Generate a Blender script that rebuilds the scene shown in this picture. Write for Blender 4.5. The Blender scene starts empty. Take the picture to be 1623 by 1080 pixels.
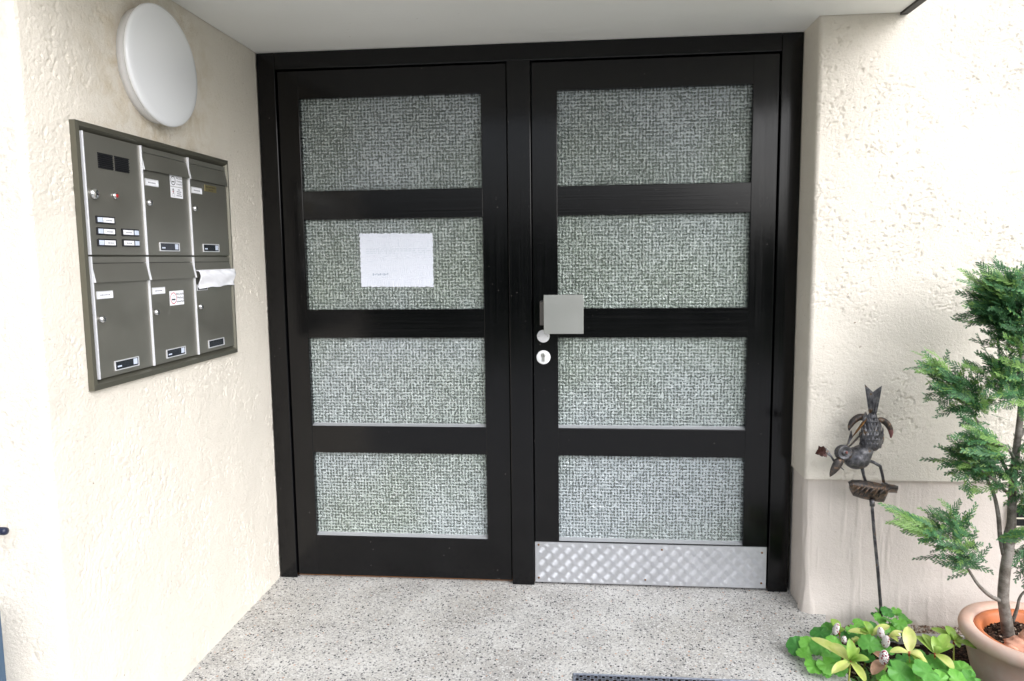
import bpy, bmesh, math, random
import numpy as np
from mathutils import Vector, Matrix, Euler
R_ = math.radians
S = bpy.context.scene
COL = S.collection
random.seed(7)
RNG = np.random.default_rng(11)

# ------------------------------------------------------------------ camera
CAM = Vector((1.2649, -2.8875, 1.3166))
CR = Vector((0.9955, 0.0942, -0.0116)); CU = Vector((0.0012, 0.1101, 0.9939)); CF = Vector((-0.0949, 0.9894, -0.1095))
cd = bpy.data.cameras.new('camera'); cam = bpy.data.objects.new('camera', cd); COL.objects.link(cam)
cd.lens = 26.181; cd.sensor_width = 36; cd.clip_end = 500; cd.clip_start = .05
m = Matrix((CR, CU, -CF)).transposed().to_4x4(); m.translation = CAM; cam.matrix_world = m
S.camera = cam
F_PX = 1180.3
def at(px, py, v, ax=1):
    d = CF + (px - 811.5) / F_PX * CR + (540 - py) / F_PX * CU
    return CAM + d * ((v - CAM[ax]) / d[ax])

# ------------------------------------------------------------------ light
SUN_EL, SUN_AZ = 30, 42          # azimuth: degrees to the right of straight behind the camera
w = bpy.data.worlds.new('World'); S.world = w; w.use_nodes = True
nt = w.node_tree; bgn = nt.nodes['Background']
sky = nt.nodes.new('ShaderNodeTexSky'); sky.sky_type = 'NISHITA'; sky.sun_disc = False
sky.sun_elevation = R_(SUN_EL); sky.sun_rotation = R_(180 - SUN_AZ); sky.air_density = 1.6; sky.dust_density = 6.0; sky.ozone_density = 2.0
hs = nt.nodes.new('ShaderNodeHueSaturation'); hs.inputs['Saturation'].default_value = .35
nt.links.new(sky.outputs[0], hs.inputs['Color'])
tint = nt.nodes.new('ShaderNodeMix'); tint.data_type = 'RGBA'; tint.blend_type = 'MULTIPLY'; tint.inputs[0].default_value = 1; tint.inputs[7].default_value = (.89, .96, 1.11, 1)
nt.links.new(hs.outputs[0], tint.inputs[6]); nt.links.new(tint.outputs[2], bgn.inputs[0])
bgn.inputs[1].default_value = .10
sd = bpy.data.lights.new('sun', 'SUN'); sd.energy = 1.1; sd.angle = R_(80); sd.color = (1, .97, .94)
so = bpy.data.objects.new('sun', sd); COL.objects.link(so)
ld = Vector((math.sin(R_(SUN_AZ)) * math.cos(R_(SUN_EL)), -math.cos(R_(SUN_AZ)) * math.cos(R_(SUN_EL)), math.sin(R_(SUN_EL))))
so.rotation_euler = ld.to_track_quat('Z', 'Y').to_euler()
S.view_settings.view_transform = 'Standard'; S.view_settings.look = 'None'; S.view_settings.gamma = 1
S.view_settings.exposure = 1.08
S.cycles.max_bounces = 8; S.cycles.transparent_max_bounces = 12
S.cycles.sample_clamp_indirect = 6

# ------------------------------------------------------------------ materials
def mat(name, col=(.5, .5, .5), rough=.5, metal=0, spec=.5, **k):
    m = bpy.data.materials.new(name); m.use_nodes = True
    b = m.node_tree.nodes['Principled BSDF']
    b.inputs['Base Color'].default_value = (*col, 1); b.inputs['Roughness'].default_value = rough
    b.inputs['Metallic'].default_value = metal; b.inputs['Specular IOR Level'].default_value = spec
    for a, v in k.items(): b.inputs[a.replace('_', ' ')].default_value = v
    return m
class NB:
    """small node helper"""
    def __init__(s, m): s.t = m.node_tree; s.b = s.t.nodes.get('Principled BSDF'); s.o = s.t.nodes['Material Output']
    def n(s, typ, **k):
        x = s.t.nodes.new('ShaderNode' + typ)
        for a, v in k.items():
            if a.startswith('i_'):
                key = a[2:].replace('_', ' ')
                x.inputs[int(key) if key.isdigit() else key].default_value = v
            else: setattr(x, a, v)
        return x
    def l(s, a, b): s.t.links.new(a, b)
    def coord(s, scale=(1, 1, 1), rot=(0, 0, 0)):
        c = s.n('TexCoord'); mp = s.n('Mapping'); mp.inputs['Scale'].default_value = scale; mp.inputs['Rotation'].default_value = rot
        s.l(c.outputs['Object'], mp.inputs[0]); return mp.outputs[0]
    def noise(s, vec, scale, detail=4, rough=.5, dist=0):
        x = s.n('TexNoise'); x.inputs['Scale'].default_value = scale; x.inputs['Detail'].default_value = detail
        x.inputs['Roughness'].default_value = rough; x.inputs['Distortion'].default_value = dist
        s.l(vec, x.inputs['Vector']); return x.outputs['Fac']
    def ramp(s, fac, stops, interp='LINEAR'):
        x = s.n('ValToRGB'); x.color_ramp.interpolation = interp
        e = x.color_ramp.elements
        while len(e) < len(stops): e.new(.5)
        for i, (p, c) in enumerate(stops):
            e[i].position = p; e[i].color = (*c, 1) if hasattr(c, '__len__') else (c, c, c, 1)
        s.l(fac, x.inputs[0]); return x.outputs[0]
    def mix(s, fac, a, b, mode='MIX'):
        x = s.n('Mix', data_type='RGBA', blend_type=mode)
        for i, v in ((0, fac), (6, a), (7, b)):
            if hasattr(v, 'links') or isinstance(v, bpy.types.NodeSocket): s.l(v, x.inputs[i])
            else: x.inputs[i].default_value = v if i == 0 else (*v, 1)
        return x.outputs[2]
    def math(s, op, a, b=0):
        x = s.n('Math', operation=op)
        for i, v in ((0, a), (1, b)):
            if isinstance(v, bpy.types.NodeSocket): s.l(v, x.inputs[i])
            else: x.inputs[i].default_value = v
        return x.outputs[0]
    def bump(s, h, strength=.5, dist=.002, prev=None):
        x = s.n('Bump'); x.inputs['Strength'].default_value = strength; x.inputs['Distance'].default_value = dist
        s.l(h, x.inputs['Height'])
        if prev: s.l(prev, x.inputs['Normal'])
        return x.outputs[0]

def wall_mat(name, col, stain, fine=1.0):
    m = mat(name, col, .92, spec=.08); g = NB(m); c = g.coord()
    big = g.noise(c, 2.2, 4, .6)
    base = g.mix(g.ramp(big, [(.35, 0), (.7, 1)]), tuple(x * .95 for x in col), tuple(min(.9, x * 1.03) for x in col))
    sp = g.noise(c, 70, 2, .5); spots = g.ramp(sp, [(.70, 0), (.76, 1)])
    area = g.ramp(g.noise(c, 3.0, 3), [(.48, 0), (.66, 1)])
    fac = g.math('MULTIPLY', g.math('MULTIPLY', spots, area), stain)
    col2 = g.mix(fac, base, (.22, .13, .05))
    g.l(col2, g.b.inputs['Base Color'])
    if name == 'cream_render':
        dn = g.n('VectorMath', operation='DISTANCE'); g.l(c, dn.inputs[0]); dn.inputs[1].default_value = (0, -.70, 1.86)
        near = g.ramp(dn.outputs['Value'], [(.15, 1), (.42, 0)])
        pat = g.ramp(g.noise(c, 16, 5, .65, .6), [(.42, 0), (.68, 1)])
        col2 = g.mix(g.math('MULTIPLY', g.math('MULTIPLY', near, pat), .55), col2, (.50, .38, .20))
        gr_ = g.ramp(g.noise(g.coord((1, 1, .5)), 30, 5, .7), [(.60, 0), (.74, 1)])
        col2 = g.mix(g.math('MULTIPLY', gr_, .22), col2, (.45, .37, .26))
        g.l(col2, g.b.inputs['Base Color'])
    b1 = g.bump(g.noise(c, 300, 3, .7), .8 * fine, .002)
    b2 = g.bump(g.noise(c, 120, 5, .65), .7 * fine, .004, b1)
    if name == 'cream_render':
        torn = g.ramp(g.noise(g.coord((1, 1, 1.5)), 42, 7, .68, .4), [(.50, 0), (.535, 1)])
        pit = g.ramp(g.noise(g.coord((1, 1, 1.7)), 75, 4, .6), [(.655, 1), (.68, 0)])
        zone = g.ramp(g.noise(c, 4.5, 3), [(.43, .12), (.60, 1)])
        b2 = g.bump(g.math('MULTIPLY', torn, zone), .45, .0018, b2); b2 = g.bump(g.math('MULTIPLY', pit, zone), .6, .0025, b2)
        pd = g.math('MULTIPLY', g.math('SUBTRACT', 1, pit), zone)
        g.l(g.mix(g.math('MULTIPLY', pd, .36), col2, (.50, .42, .33)), g.b.inputs['Base Color'])
    g.l(b2, g.b.inputs['Normal'])
    return m
M = {}
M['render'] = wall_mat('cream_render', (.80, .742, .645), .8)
M['plinth'] = wall_mat('plinth_render', (.72, .65, .585), .25, .7)
M['soffit'] = mat('soffit_paint', (.74, .74, .70), .6, spec=.3)
g = NB(M['soffit']); c = g.coord((1, 6, 1)); g.l(g.bump(g.noise(c, 14, 4), .25, .003), g.b.inputs['Normal'])
c2 = g.coord(); sp = g.ramp(g.noise(c2, 60, 2), [(.76, 0), (.80, 1)])
g.l(g.mix(g.math('MULTIPLY', sp, .6), g.mix(g.noise(c2, 3, 4), (.84, .835, .79), (.89, .885, .85)), (.3, .27, .2)), g.b.inputs['Base Color'])

def wood_mat(name, axis):
    """glossy near-black varnish, brush streaks along one axis"""
    m = mat(name, (.003, .003, .004), .22, spec=.36); g = NB(m)
    s = [150, 150, 150]; s[axis] = 2.5
    c = g.coord(tuple(s)); n1 = g.noise(c, 1, 5, .6)
    cc = g.coord(); n2 = g.noise(cc, 5, 4, .6)
    g.l(g.ramp(g.math('ADD', g.math('MULTIPLY', n1, .6), g.math('MULTIPLY', n2, .4)), [(.3, .09), (.75, .24)]), g.b.inputs['Roughness'])
    g.l(g.bump(n1, .2, .0008, g.bump(n2, .08, .003)), g.b.inputs['Normal'])
    # specks of dust and tiny paint chips
    vor = g.n('TexVoronoi', i_Scale=42); g.l(cc, vor.inputs['Vector'])
    ch = g.ramp(vor.outputs['Distance'], [(.035, 1), (.07, 0)])
    keep = g.ramp(g.noise(cc, 9, 2), [(.55, 0), (.62, 1)])
    worn = g.ramp(n1, [(.62, 0), (.8, 1)])
    colr = g.mix(g.math('MULTIPLY', worn, .5), (.002, .002, .0025), (.011, .009, .008))
    colr = g.mix(g.math('MULTIPLY', g.math('MULTIPLY', ch, keep), .7), colr, (.40, .36, .33))
    g.l(colr, g.b.inputs['Base Color'])
    return m
M['wood_v'] = wood_mat('black_wood_upright', 2); M['wood_h'] = wood_mat('black_wood_level', 0)
M['gap'] = mat('dark_gap', (.003, .003, .003), .9)
M['threshold'] = mat('worn_threshold', (.23, .10, .035), .7)
M['sealant'] = mat('glazing_bead', (.36, .37, .38), .3)

def glass_mat():
    m = mat('woven_glass', (.60, .665, .65), .2, spec=.9); g = NB(m)
    g.b.inputs['IOR'].default_value = 1.75
    c0 = g.coord()
    wn = g.n('TexNoise', i_Scale=26, i_Detail=2); g.l(c0, wn.inputs['Vector'])
    wv = g.n('VectorMath', operation='MULTIPLY_ADD'); g.l(wn.outputs['Color'], wv.inputs[0]); wv.inputs[1].default_value = (.007, 0, .007); g.l(c0, wv.inputs[2])
    def aniso(sx, sz):
        mp = g.n('Mapping'); mp.inputs['Scale'].default_value = (sx, 1, sz); g.l(wv.outputs[0], mp.inputs[0])
        return g.noise(mp.outputs[0], 1, 1.5, .5)
    h = aniso(60, 185); v = aniso(185, 60); hv = g.math('MAXIMUM', h, v)
    sep = g.n('SeparateXYZ'); g.l(wv.outputs[0], sep.inputs[0])
    sx = g.math('SINE', g.math('MULTIPLY', sep.outputs['X'], 2 * math.pi / .0128)); sz = g.math('SINE', g.math('MULTIPLY', sep.outputs['Z'], 2 * math.pi / .0128))
    wave = g.math('MULTIPLY', sx, sz)
    iso = g.noise(wv.outputs[0], 165, 2, .6)
    thr = g.math('ADD', g.math('MULTIPLY', sz, g.math('MULTIPLY', h, .12)), g.math('MULTIPLY', sx, g.math('MULTIPLY', v, .11)))
    rnd = g.math('ADD', g.math('MULTIPLY', iso, .62), g.math('MULTIPLY', g.math('ADD', h, v), .22))
    blob = g.noise(c0, 42, 3, .6)
    ht = g.math('ADD', g.math('ADD', rnd, thr), g.math('MULTIPLY', g.math('SUBTRACT', blob, .5), .16))
    g.l(g.mix(g.ramp(g.noise(c0, 1.3, 3), [(.38, 0), (.62, 1)]), (.40, .48, .40), (.47, .54, .55)), g.b.inputs['Base Color'])
    bmp = g.bump(ht, 1.0, .014)
    g.l(bmp, g.b.inputs['Normal'])
    low = g.noise(c0, 2.6, 2); fr = g.ramp(g.math('ADD', ht, g.math('MULTIPLY', g.math('SUBTRACT', low, .5), .12)), [(.46, .32), (.605, .86)])
    tr = g.n('BsdfTransparent'); tr.inputs[0].default_value = (.80, .86, .83, 1)
    mx = g.n('MixShader'); g.l(fr, mx.inputs[0]); g.l(tr.outputs[0], mx.inputs[1]); g.l(g.b.outputs[0], mx.inputs[2])
    gl = g.n('BsdfGlossy'); gl.inputs['Roughness'].default_value = .12; g.l(bmp, gl.inputs['Normal']); gl.inputs[0].default_value = (.95, 1, 1, 1)
    fn = g.n('Fresnel', i_IOR=2.7); g.l(bmp, fn.inputs['Normal'])
    m2 = g.n('MixShader'); g.l(g.math('MULTIPLY', fn.outputs[0], g.ramp(g.math('ADD', ht, g.math('MULTIPLY', g.math('SUBTRACT', g.noise(c0, 75, 2), .5), .35)), [(.50, .12), (.60, 1)])), m2.inputs[0]); g.l(mx.outputs[0], m2.inputs[1]); g.l(gl.outputs[0], m2.inputs[2])
    g.l(m2.outputs[0], g.o.inputs['Surface'])
    return m
M['glass'] = glass_mat()
M['clear'] = mat('clear_back', (1, 1, 1)); g = NB(M['clear']); t_ = g.n('BsdfTransparent'); t_.inputs[0].default_value = (.93, .96, .94, 1); g.l(t_.outputs[0], g.o.inputs['Surface'])

M['terrazzo'] = mat('terrazzo', (.6, .6, .6), .75, spec=.3); g = NB(M['terrazzo']); c = g.coord()
def vor(scale, feature='F1', rnd=1):
    x = g.n('TexVoronoi', feature=feature, i_Scale=scale, i_Randomness=rnd); g.l(c, x.inputs['Vector']); return x
v1 = vor(220); v2 = vor(122)
sepc = g.n('SeparateColor'); g.l(v1.outputs['Color'], sepc.inputs[0])
sepd = g.n('SeparateColor'); g.l(v2.outputs['Color'], sepd.inputs[0])
base = g.mix(g.ramp(g.noise(c, 4, 5, .65), [(.35, 0), (.65, 1)]), (.40, .385, .36), (.61, .595, .56))
base = g.mix(g.math('MULTIPLY', g.ramp(g.noise(c, 1.7, 5, .7), [(.48, 0), (.7, 1)]), .35), base, (.34, .30, .24))
base = g.mix(g.ramp(sepc.outputs[0], [(0, 0), (.28, 0), (.32, 1), (.6, .2), (.62, 0)], 'LINEAR'), base, (.70, .69, .665))
base = g.mix(g.math('MULTIPLY', g.ramp(sepc.outputs[1], [(.80, 0), (.84, 1)]), .75), base, (.20, .20, .20))
dark = g.math('MULTIPLY', g.ramp(sepd.outputs[0], [(.12, 1), (.125, 0)]), g.ramp(v2.outputs['Distance'], [(.42, 1), (.48, 0)]))
base = g.mix(g.math('MULTIPLY', dark, .97), base, (.022, .023, .03))
warm = g.math('MULTIPLY', g.ramp(sepd.outputs[1], [(.012, 1), (.02, 0)]), g.ramp(v2.outputs['Distance'], [(.38, 1), (.46, 0)]))
base = g.mix(warm, base, (.55, .33, .22))
g.l(base, g.b.inputs['Base Color']); g.l(g.bump(g.noise(c, 220, 3), .35, .0012, g.bump(v1.outputs['Distance'], .3, .001)), g.b.inputs['Normal'])

M['olive'] = mat('anodised_olive_metal', (.3, .29, .23), .36, metal=.75); g = NB(M['olive']); c = g.coord()
g.l(g.mix(g.noise(c, 6, 4, .6), (.25, .24, .205), (.32, .31, .27)), g.b.inputs['Base Color'])
g.l(g.ramp(g.noise(g.coord((1, 1, 1)), 12, 5, .7), [(.3, .30), (.7, .46)]), g.b.inputs['Roughness'])
vv = g.n('TexVoronoi', i_Scale=70); g.l(c, vv.inputs['Vector'])
g.l(g.bump(g.noise(c, 400, 2), .12, .0006), g.b.inputs['Normal'])
M['olive_dark'] = mat('dark_olive_metal', (.14, .135, .105), .4, metal=.6)
M['alu'] = mat('pale_aluminium', (.80, .80, .82), .38, metal=.35)
M['chrome'] = mat('polished_steel', (.72, .72, .73), .16, metal=1)
M['steel'] = mat('brushed_steel', (.56, .56, .525), .33, metal=1); g = NB(M['steel'])
g.l(g.bump(g.noise(g.coord((60, 60, 3)), 8, 4), .06, .001), g.b.inputs['Normal'])
g.l(g.ramp(g.noise(g.coord(), 9, 4, .65), [(.3, .31), (.7, .36)]), g.b.inputs['Roughness'])
M['knobstem'] = mat('dark_bronze_stem', (.12, .11, .10), .35, metal=.9)
M['white_metal'] = mat('white_lacquered_metal', (.80, .80, .80), .35)
M['black'] = mat('black_plastic', (.008, .008, .010), .35)
M['navy'] = mat('dark_window', (.01, .013, .02), .12)
M['paper'] = mat('white_paper', (.90, .90, .93), .8)
M['paper_mark'] = mat('paper_mark', (.84, .85, .90), .8)
M['note'] = mat('note_paper', (.86, .87, .93), .8); g = NB(M['note'])
def lines_(sc): q = g.noise(g.coord(sc), 1, 1.5, .5); return g.ramp(q, [(.60, 0), (.70, 1)])
g.l(g.mix(g.math('MULTIPLY', g.math('MAXIMUM', lines_((20, 1, 330)), lines_((330, 1, 20))), .35), (.76, .79, .87), (.50, .56, .66)), g.b.inputs['Base Color'])
M['note_faint'] = mat('faint_print', (.66, .71, .78), .8); M['note_ink'] = mat('blue_grey_print', (.42, .48, .58), .8)
M['ink'] = mat('black_ink', (.02, .02, .025), .7); M['grey_ink'] = mat('grey_ink', (.30, .30, .33), .8)
M['red'] = mat('red_plastic', (.38, .02, .02), .3); M['red_ink'] = mat('red_ink', (.6, .03, .06), .6)
M['bell'] = mat('bell_button_plastic', (.62, .68, .80), .35)
M['brass'] = mat('brass_plate', (.42, .35, .17), .35, metal=.8)
M['opal'] = mat('opal_glass', (.88, .89, .90), .22, spec=.5, Coat_Weight=.3)
M['lampbase'] = mat('lamp_base_plastic', (.82, .82, .82), .4)
M['trim'] = mat('dark_roof_trim', (.018, .015, .012), .6)

M['kick'] = mat('checker_aluminium', (.6, .6, .6), .34, metal=.85); g = NB(M['kick']); c = g.coord()
g.l(g.mix(g.noise(c, 7, 5, .7), (.50, .51, .53), (.72, .73, .76)), g.b.inputs['Base Color'])
g.l(g.ramp(g.noise(c, 30, 4, .7), [(.3, .28), (.7, .48)]), g.b.inputs['Roughness'])

M['rust'] = mat('weathered_metal', (.10, .09, .085), .42, metal=.7); g = NB(M['rust']); c = g.coord()
n = g.noise(c, 38, 5, .65); n2_ = g.noise(c, 90, 3, .6)
rc = g.ramp(n, [(.30, (.045, .043, .047)), (.50, (.12, .118, .125)), (.59, (.21, .205, .21)), (.64, (.15, .11, .075)), (.69, (.24, .13, .06)), (.76, (.38, .36, .34))])
g.l(rc, g.b.inputs['Base Color']); g.l(g.ramp(n2_, [(.35, .28), (.65, .65)]), g.b.inputs['Roughness']); g.l(g.bump(n2_, .5, .0015), g.b.inputs['Normal'])
M['rust_pale'] = mat('pale_worn_metal', (.2, .18, .16), .5, metal=.6); g = NB(M['rust_pale']); c = g.coord()
n = g.noise(c, 45, 5, .7)
g.l(g.ramp(n, [(.30, (.03, .028, .028)), (.50, (.075, .065, .06)), (.60, (.20, .12, .07)), (.70, (.34, .31, .29))]), g.b.inputs['Base Color']); g.l(g.bump(n, .5, .002), g.b.inputs['Normal'])
M['bronze'] = mat('bronze_brown_metal', (.20, .10, .035), .4, metal=.8)
M['rose'] = mat('rust_red_metal', (.055, .02, .014), .45, metal=.4)
M['tipred'] = mat('faded_red_paint', (.22, .085, .075), .55)

M['terracotta'] = mat('pale_terracotta', (.55, .36, .27), .8, spec=.25); g = NB(M['terracotta']); c = g.coord()
g.l(g.mix(g.ramp(g.noise(c, 9, 5, .65), [(.35, 0), (.7, 1)]), (.66, .43, .33), (.66, .53, .45)), g.b.inputs['Base Color'])
g.l(g.bump(g.noise(c, 120, 3), .2, .001), g.b.inputs['Normal'])
M['orange_pot'] = mat('orange_plastic', (.55, .16, .05), .45)
M['clay'] = mat('orange_clay', (.66, .33, .22), .85, spec=.2); g = NB(M['clay']); c = g.coord()
g.l(g.mix(g.noise(c, 22, 4, .7), (.72, .42, .30), (.60, .27, .17)), g.b.inputs['Base Color']); g.l(g.bump(g.noise(c, 60, 4), .6, .003), g.b.inputs['Normal'])
M['soil'] = mat('dark_soil', (.03, .02, .015), .95, spec=.1); g = NB(M['soil']); c = g.coord()
g.l(g.mix(g.ramp(g.noise(c, 140, 3), [(.45, 0), (.75, 1)]), (.012, .009, .008), (.09, .055, .035)), g.b.inputs['Base Color']); g.l(g.bump(g.noise(c, 110, 4), 1, .006), g.b.inputs['Normal'])
M['chip'] = mat('pale_bark_chip', (.42, .33, .24), .9); M['chipd'] = mat('dark_bark_chip', (.07, .035, .02), .9)
M['grit'] = mat('brown_mortar', (.26, .17, .11), .95); g = NB(M['grit']); c = g.coord()
g.l(g.mix(g.ramp(g.noise(c, 90, 4, .7), [(.4, 0), (.62, 1)]), (.20, .11, .06), (.62, .57, .50)), g.b.inputs['Base Color']); g.l(g.bump(g.noise(c, 80, 4), 1, .006), g.b.inputs['Normal'])
M['edging'] = mat('concrete_edging', (.48, .47, .45), .9); g = NB(M['edging']); c = g.coord()
g.l(g.mix(g.noise(c, 60, 4, .7), (.3, .29, .27), (.62, .61, .58)), g.b.inputs['Base Color']); g.l(g.bump(g.noise(c, 90, 4), .8, .004), g.b.inputs['Normal'])
M['bark'] = mat('grey_smooth_bark', (.20, .18, .15), .55, spec=.4); g = NB(M['bark']); c = g.coord()
n = g.noise(g.coord((1, 1, 1.3)), 26, 6, .7)
g.l(g.ramp(n, [(.32, (.075, .06, .045)), (.5, (.17, .15, .125)), (.62, (.26, .24, .21)), (.75, (.15, .155, .08))]), g.b.inputs['Base Color']); g.l(g.bump(n, .6, .003), g.b.inputs['Normal'])
M['twig'] = mat('brown_twig', (.12, .07, .04), .7)

def leaf_mat(name, a, b, trans=.35, rough=.42, scale=30):
    m = mat(name, a, rough, spec=.4); g = NB(m); c = g.coord()
    col = g.mix(g.ramp(g.noise(c, scale, 3, .6), [(.35, 0), (.7, 1)]), a, b)
    g.l(col, g.b.inputs['Base Color'])
    g.l(g.bump(g.noise(c, 160, 2), .15, .001), g.b.inputs['Normal'])
    t = g.n('BsdfTranslucent'); g.l(col, t.inputs[0])
    x = g.n('MixShader'); x.inputs[0].default_value = trans; g.l(g.b.outputs[0], x.inputs[1]); g.l(t.outputs[0], x.inputs[2]); g.l(x.outputs[0], g.o.inputs['Surface'])
    return m
M['cyp1'] = leaf_mat('cypress_deep_green', (.027, .088, .032), (.050, .135, .048), .15, .5)
M['cyp2'] = leaf_mat('cypress_mid_green', (.060, .18, .070), (.10, .26, .09), .2, .5)
M['cyp3'] = leaf_mat('cypress_new_growth', (.16, .32, .075), (.27, .43, .12), .25, .5)
M['ger'] = leaf_mat('bright_green_leaf', (.10, .33, .055), (.16, .42, .085), .3)
M['ger3'] = leaf_mat('deep_green_leaf', (.055, .22, .045), (.09, .30, .06), .25)
M['ger2'] = leaf_mat('fresh_green_leaf', (.16, .46, .06), (.22, .52, .10), .3)
M['ski'] = leaf_mat('yellow_green_leaf', (.50, .60, .13), (.74, .74, .30), .3, .35, 18)
M['ski2'] = leaf_mat('light_green_leaf', (.25, .44, .07), (.44, .58, .14), .3, .35, 18)
M['dry'] = leaf_mat('withered_leaf', (.42, .24, .15), (.60, .36, .25), .2)
M['grassm'] = leaf_mat('grass_blade', (.13, .33, .08), (.24, .42, .16), .3)
M['stem'] = mat('yellow_green_stem', (.33, .36, .06), .5)
M['redstem'] = mat('red_stem', (.38, .08, .03), .5)
M['bud'] = mat('white_pink_buds', (.78, .72, .70), .6); M['budred'] = mat('dark_red_buds', (.32, .03, .06), .5)
M['hedge'] = leaf_mat('hedge_leaf', (.035, .085, .025), (.06, .13, .04), .2)
M['lawn'] = mat('lawn', (.11, .135, .07), .9); M['paving'] = mat('pale_paving', (.46, .455, .44), .85)
g = NB(M['paving']); c = g.coord(); g.l(g.mix(g.noise(c, 3, 5), (.36, .355, .34), (.48, .475, .46)), g.b.inputs['Base Color'])
M['blue'] = mat('slate_blue_plastic', (.055, .10, .16), .5)
M['galv'] = mat('galvanised_steel', (.42, .45, .52), .4, metal=.8)
M['hall'] = mat('hallway_plaster', (.17, .195, .175), .9); M['hallfloor'] = mat('hallway_floor', (.10, .10, .095), .6)
M['ventm'] = mat('cream_vent_metal', (.66, .60, .48), .6)
M['tile'] = mat('roof_tile', (.18, .08, .05), .8)
M['pane'] = mat('window_pane', (.03, .04, .05), .08)

# ------------------------------------------------------------------ mesh helpers
class MB:
    def __init__(s): s.v = []; s.f = []; s.mi = []; s.sm = []
    def add(s, vs, fs, mi=0, smooth=False):
        o = len(s.v); s.v += [tuple(x) for x in vs]; s.f += [tuple(i + o for i in f) for f in fs]
        s.mi += [mi] * len(fs); s.sm += [smooth] * len(fs); return s
    def box(s, x0, x1, y0, y1, z0, z1, mi=0, M4=None):
        vs = [Vector((x, y, z)) for z in (z0, z1) for y in (y0, y1) for x in (x0, x1)]
        if M4 is not None: vs = [M4 @ v for v in vs]
        return s.add(vs, [(0, 2, 3, 1), (4, 5, 7, 6), (0, 1, 5, 4), (2, 6, 7, 3), (0, 4, 6, 2), (1, 3, 7, 5)], mi)
    def tube(s, pts, rad, n=10, mi=0, caps=True, flat=1.0, up=None):
        pts = [Vector(p) for p in pts]; vs = []; fs = []
        rad = rad if hasattr(rad, '__len__') else [rad] * len(pts)
        ref = Vector(up) if up else Vector((.13, .21, .97))
        for i, p in enumerate(pts):
            t = (pts[min(i + 1, len(pts) - 1)] - pts[max(i - 1, 0)]).normalized()
            a = t.cross(ref)
            if a.length < 1e-3: a = t.cross(Vector((1, 0, 0)))
            a.normalize(); b = a.cross(t).normalized()
            for k in range(n):
                q = 2 * math.pi * k / n
                vs.append(p + (a * math.cos(q) + b * math.sin(q) * flat) * rad[i])
        for i in range(len(pts) - 1):
            for k in range(n):
                fs.append((i * n + k, i * n + (k + 1) % n, (i + 1) * n + (k + 1) % n, (i + 1) * n + k))
        if caps: fs += [tuple(range(n))[::-1], tuple((len(pts) - 1) * n + k for k in range(n))]
        return s.add(vs, fs, mi, True)
    def lathe(s, prof, M4, n=48, mi=0, sx=1, sy=1, closed_end=True):
        """prof: (radius, height) along local z"""
        vs = []; fs = []
        for r, h in prof:
            for k in range(n):
                q = 2 * math.pi * k / n; vs.append(M4 @ Vector((r * math.cos(q) * sx, r * math.sin(q) * sy, h)))
        for i in range(len(prof) - 1):
            for k in range(n): fs.append((i * n + k, i * n + (k + 1) % n, (i + 1) * n + (k + 1) % n, (i + 1) * n + k))
        if closed_end: fs += [tuple(range(n))[::-1], tuple((len(prof) - 1) * n + k for k in range(n))]
        return s.add(vs, fs, mi, True)
    def ball(s, c, rx, ry, rz, M3=None, n=14, mi=0, bumpf=None):
        vs = []; fs = []; m_ = n // 2 + 2; c = Vector(c)
        for i in range(m_ + 1):
            th = math.pi * i / m_
            for k in range(n):
                ph = 2 * math.pi * k / n
                d = Vector((math.sin(th) * math.cos(ph), math.sin(th) * math.sin(ph), math.cos(th)))
                q = Vector((d.x * rx, d.y * ry, d.z * rz))
                if bumpf: q *= bumpf(d)
                vs.append(c + (M3 @ q if M3 else q))
        for i in range(m_):
            for k in range(n): fs.append((i * n + k, (i + 1) * n + k, (i + 1) * n + (k + 1) % n, i * n + (k + 1) % n))
        return s.add(vs, fs, mi, True)
    def plate(s, pts, thick, mi=0):
        """closed polygon with thickness; pts 3D roughly planar"""
        pts = [Vector(p) for p in pts]; n = Vector((0, 0, 0))
        for i in range(len(pts)): n += pts[i].cross(pts[(i + 1) % len(pts)])
        n.normalize(); k = len(pts)
        vs = [p + n * thick / 2 for p in pts] + [p - n * thick / 2 for p in pts]
        fs = [tuple(range(k)), tuple(range(k, 2 * k))[::-1]] + [(i, i + k, (i + 1) % k + k, (i + 1) % k) for i in range(k)]
        return s.add(vs, fs, mi)
    def build(s, name, mats, parent=None, bevel=0, smooth=None):
        me = bpy.data.meshes.new(name); me.from_pydata(s.v, [], s.f)
        mats = mats if isinstance(mats, (list, tuple)) else [mats]
        for q in mats: me.materials.append(q)
        me.polygons.foreach_set('material_index', s.mi)
        me.polygons.foreach_set('use_smooth', s.sm if smooth is None else [smooth] * len(s.f)); me.update()
        o = bpy.data.objects.new(name, me); COL.objects.link(o)
        if parent:
            o.parent = parent; o.matrix_parent_inverse = parent.matrix_world.inverted() if parent.type != 'EMPTY' else Matrix.Translation(-parent.location)
        if bevel:
            b = o.modifiers.new('bevel', 'BEVEL'); b.width = bevel; b.segments = 2; b.limit_method = 'ANGLE'; b.angle_limit = R_(40)
        return o
def tag(o, label=None, cat=None, group=None, kind=None):
    if label: o['label'] = label
    if cat: o['category'] = cat
    if group: o['group'] = group
    if kind: o['kind'] = kind
    return o
def empty(name, loc, label, cat, group=None):
    o = bpy.data.objects.new(name, None); COL.objects.link(o); o.location = loc; o.empty_display_size = .05
    return tag(o, label, cat, group)
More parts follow.
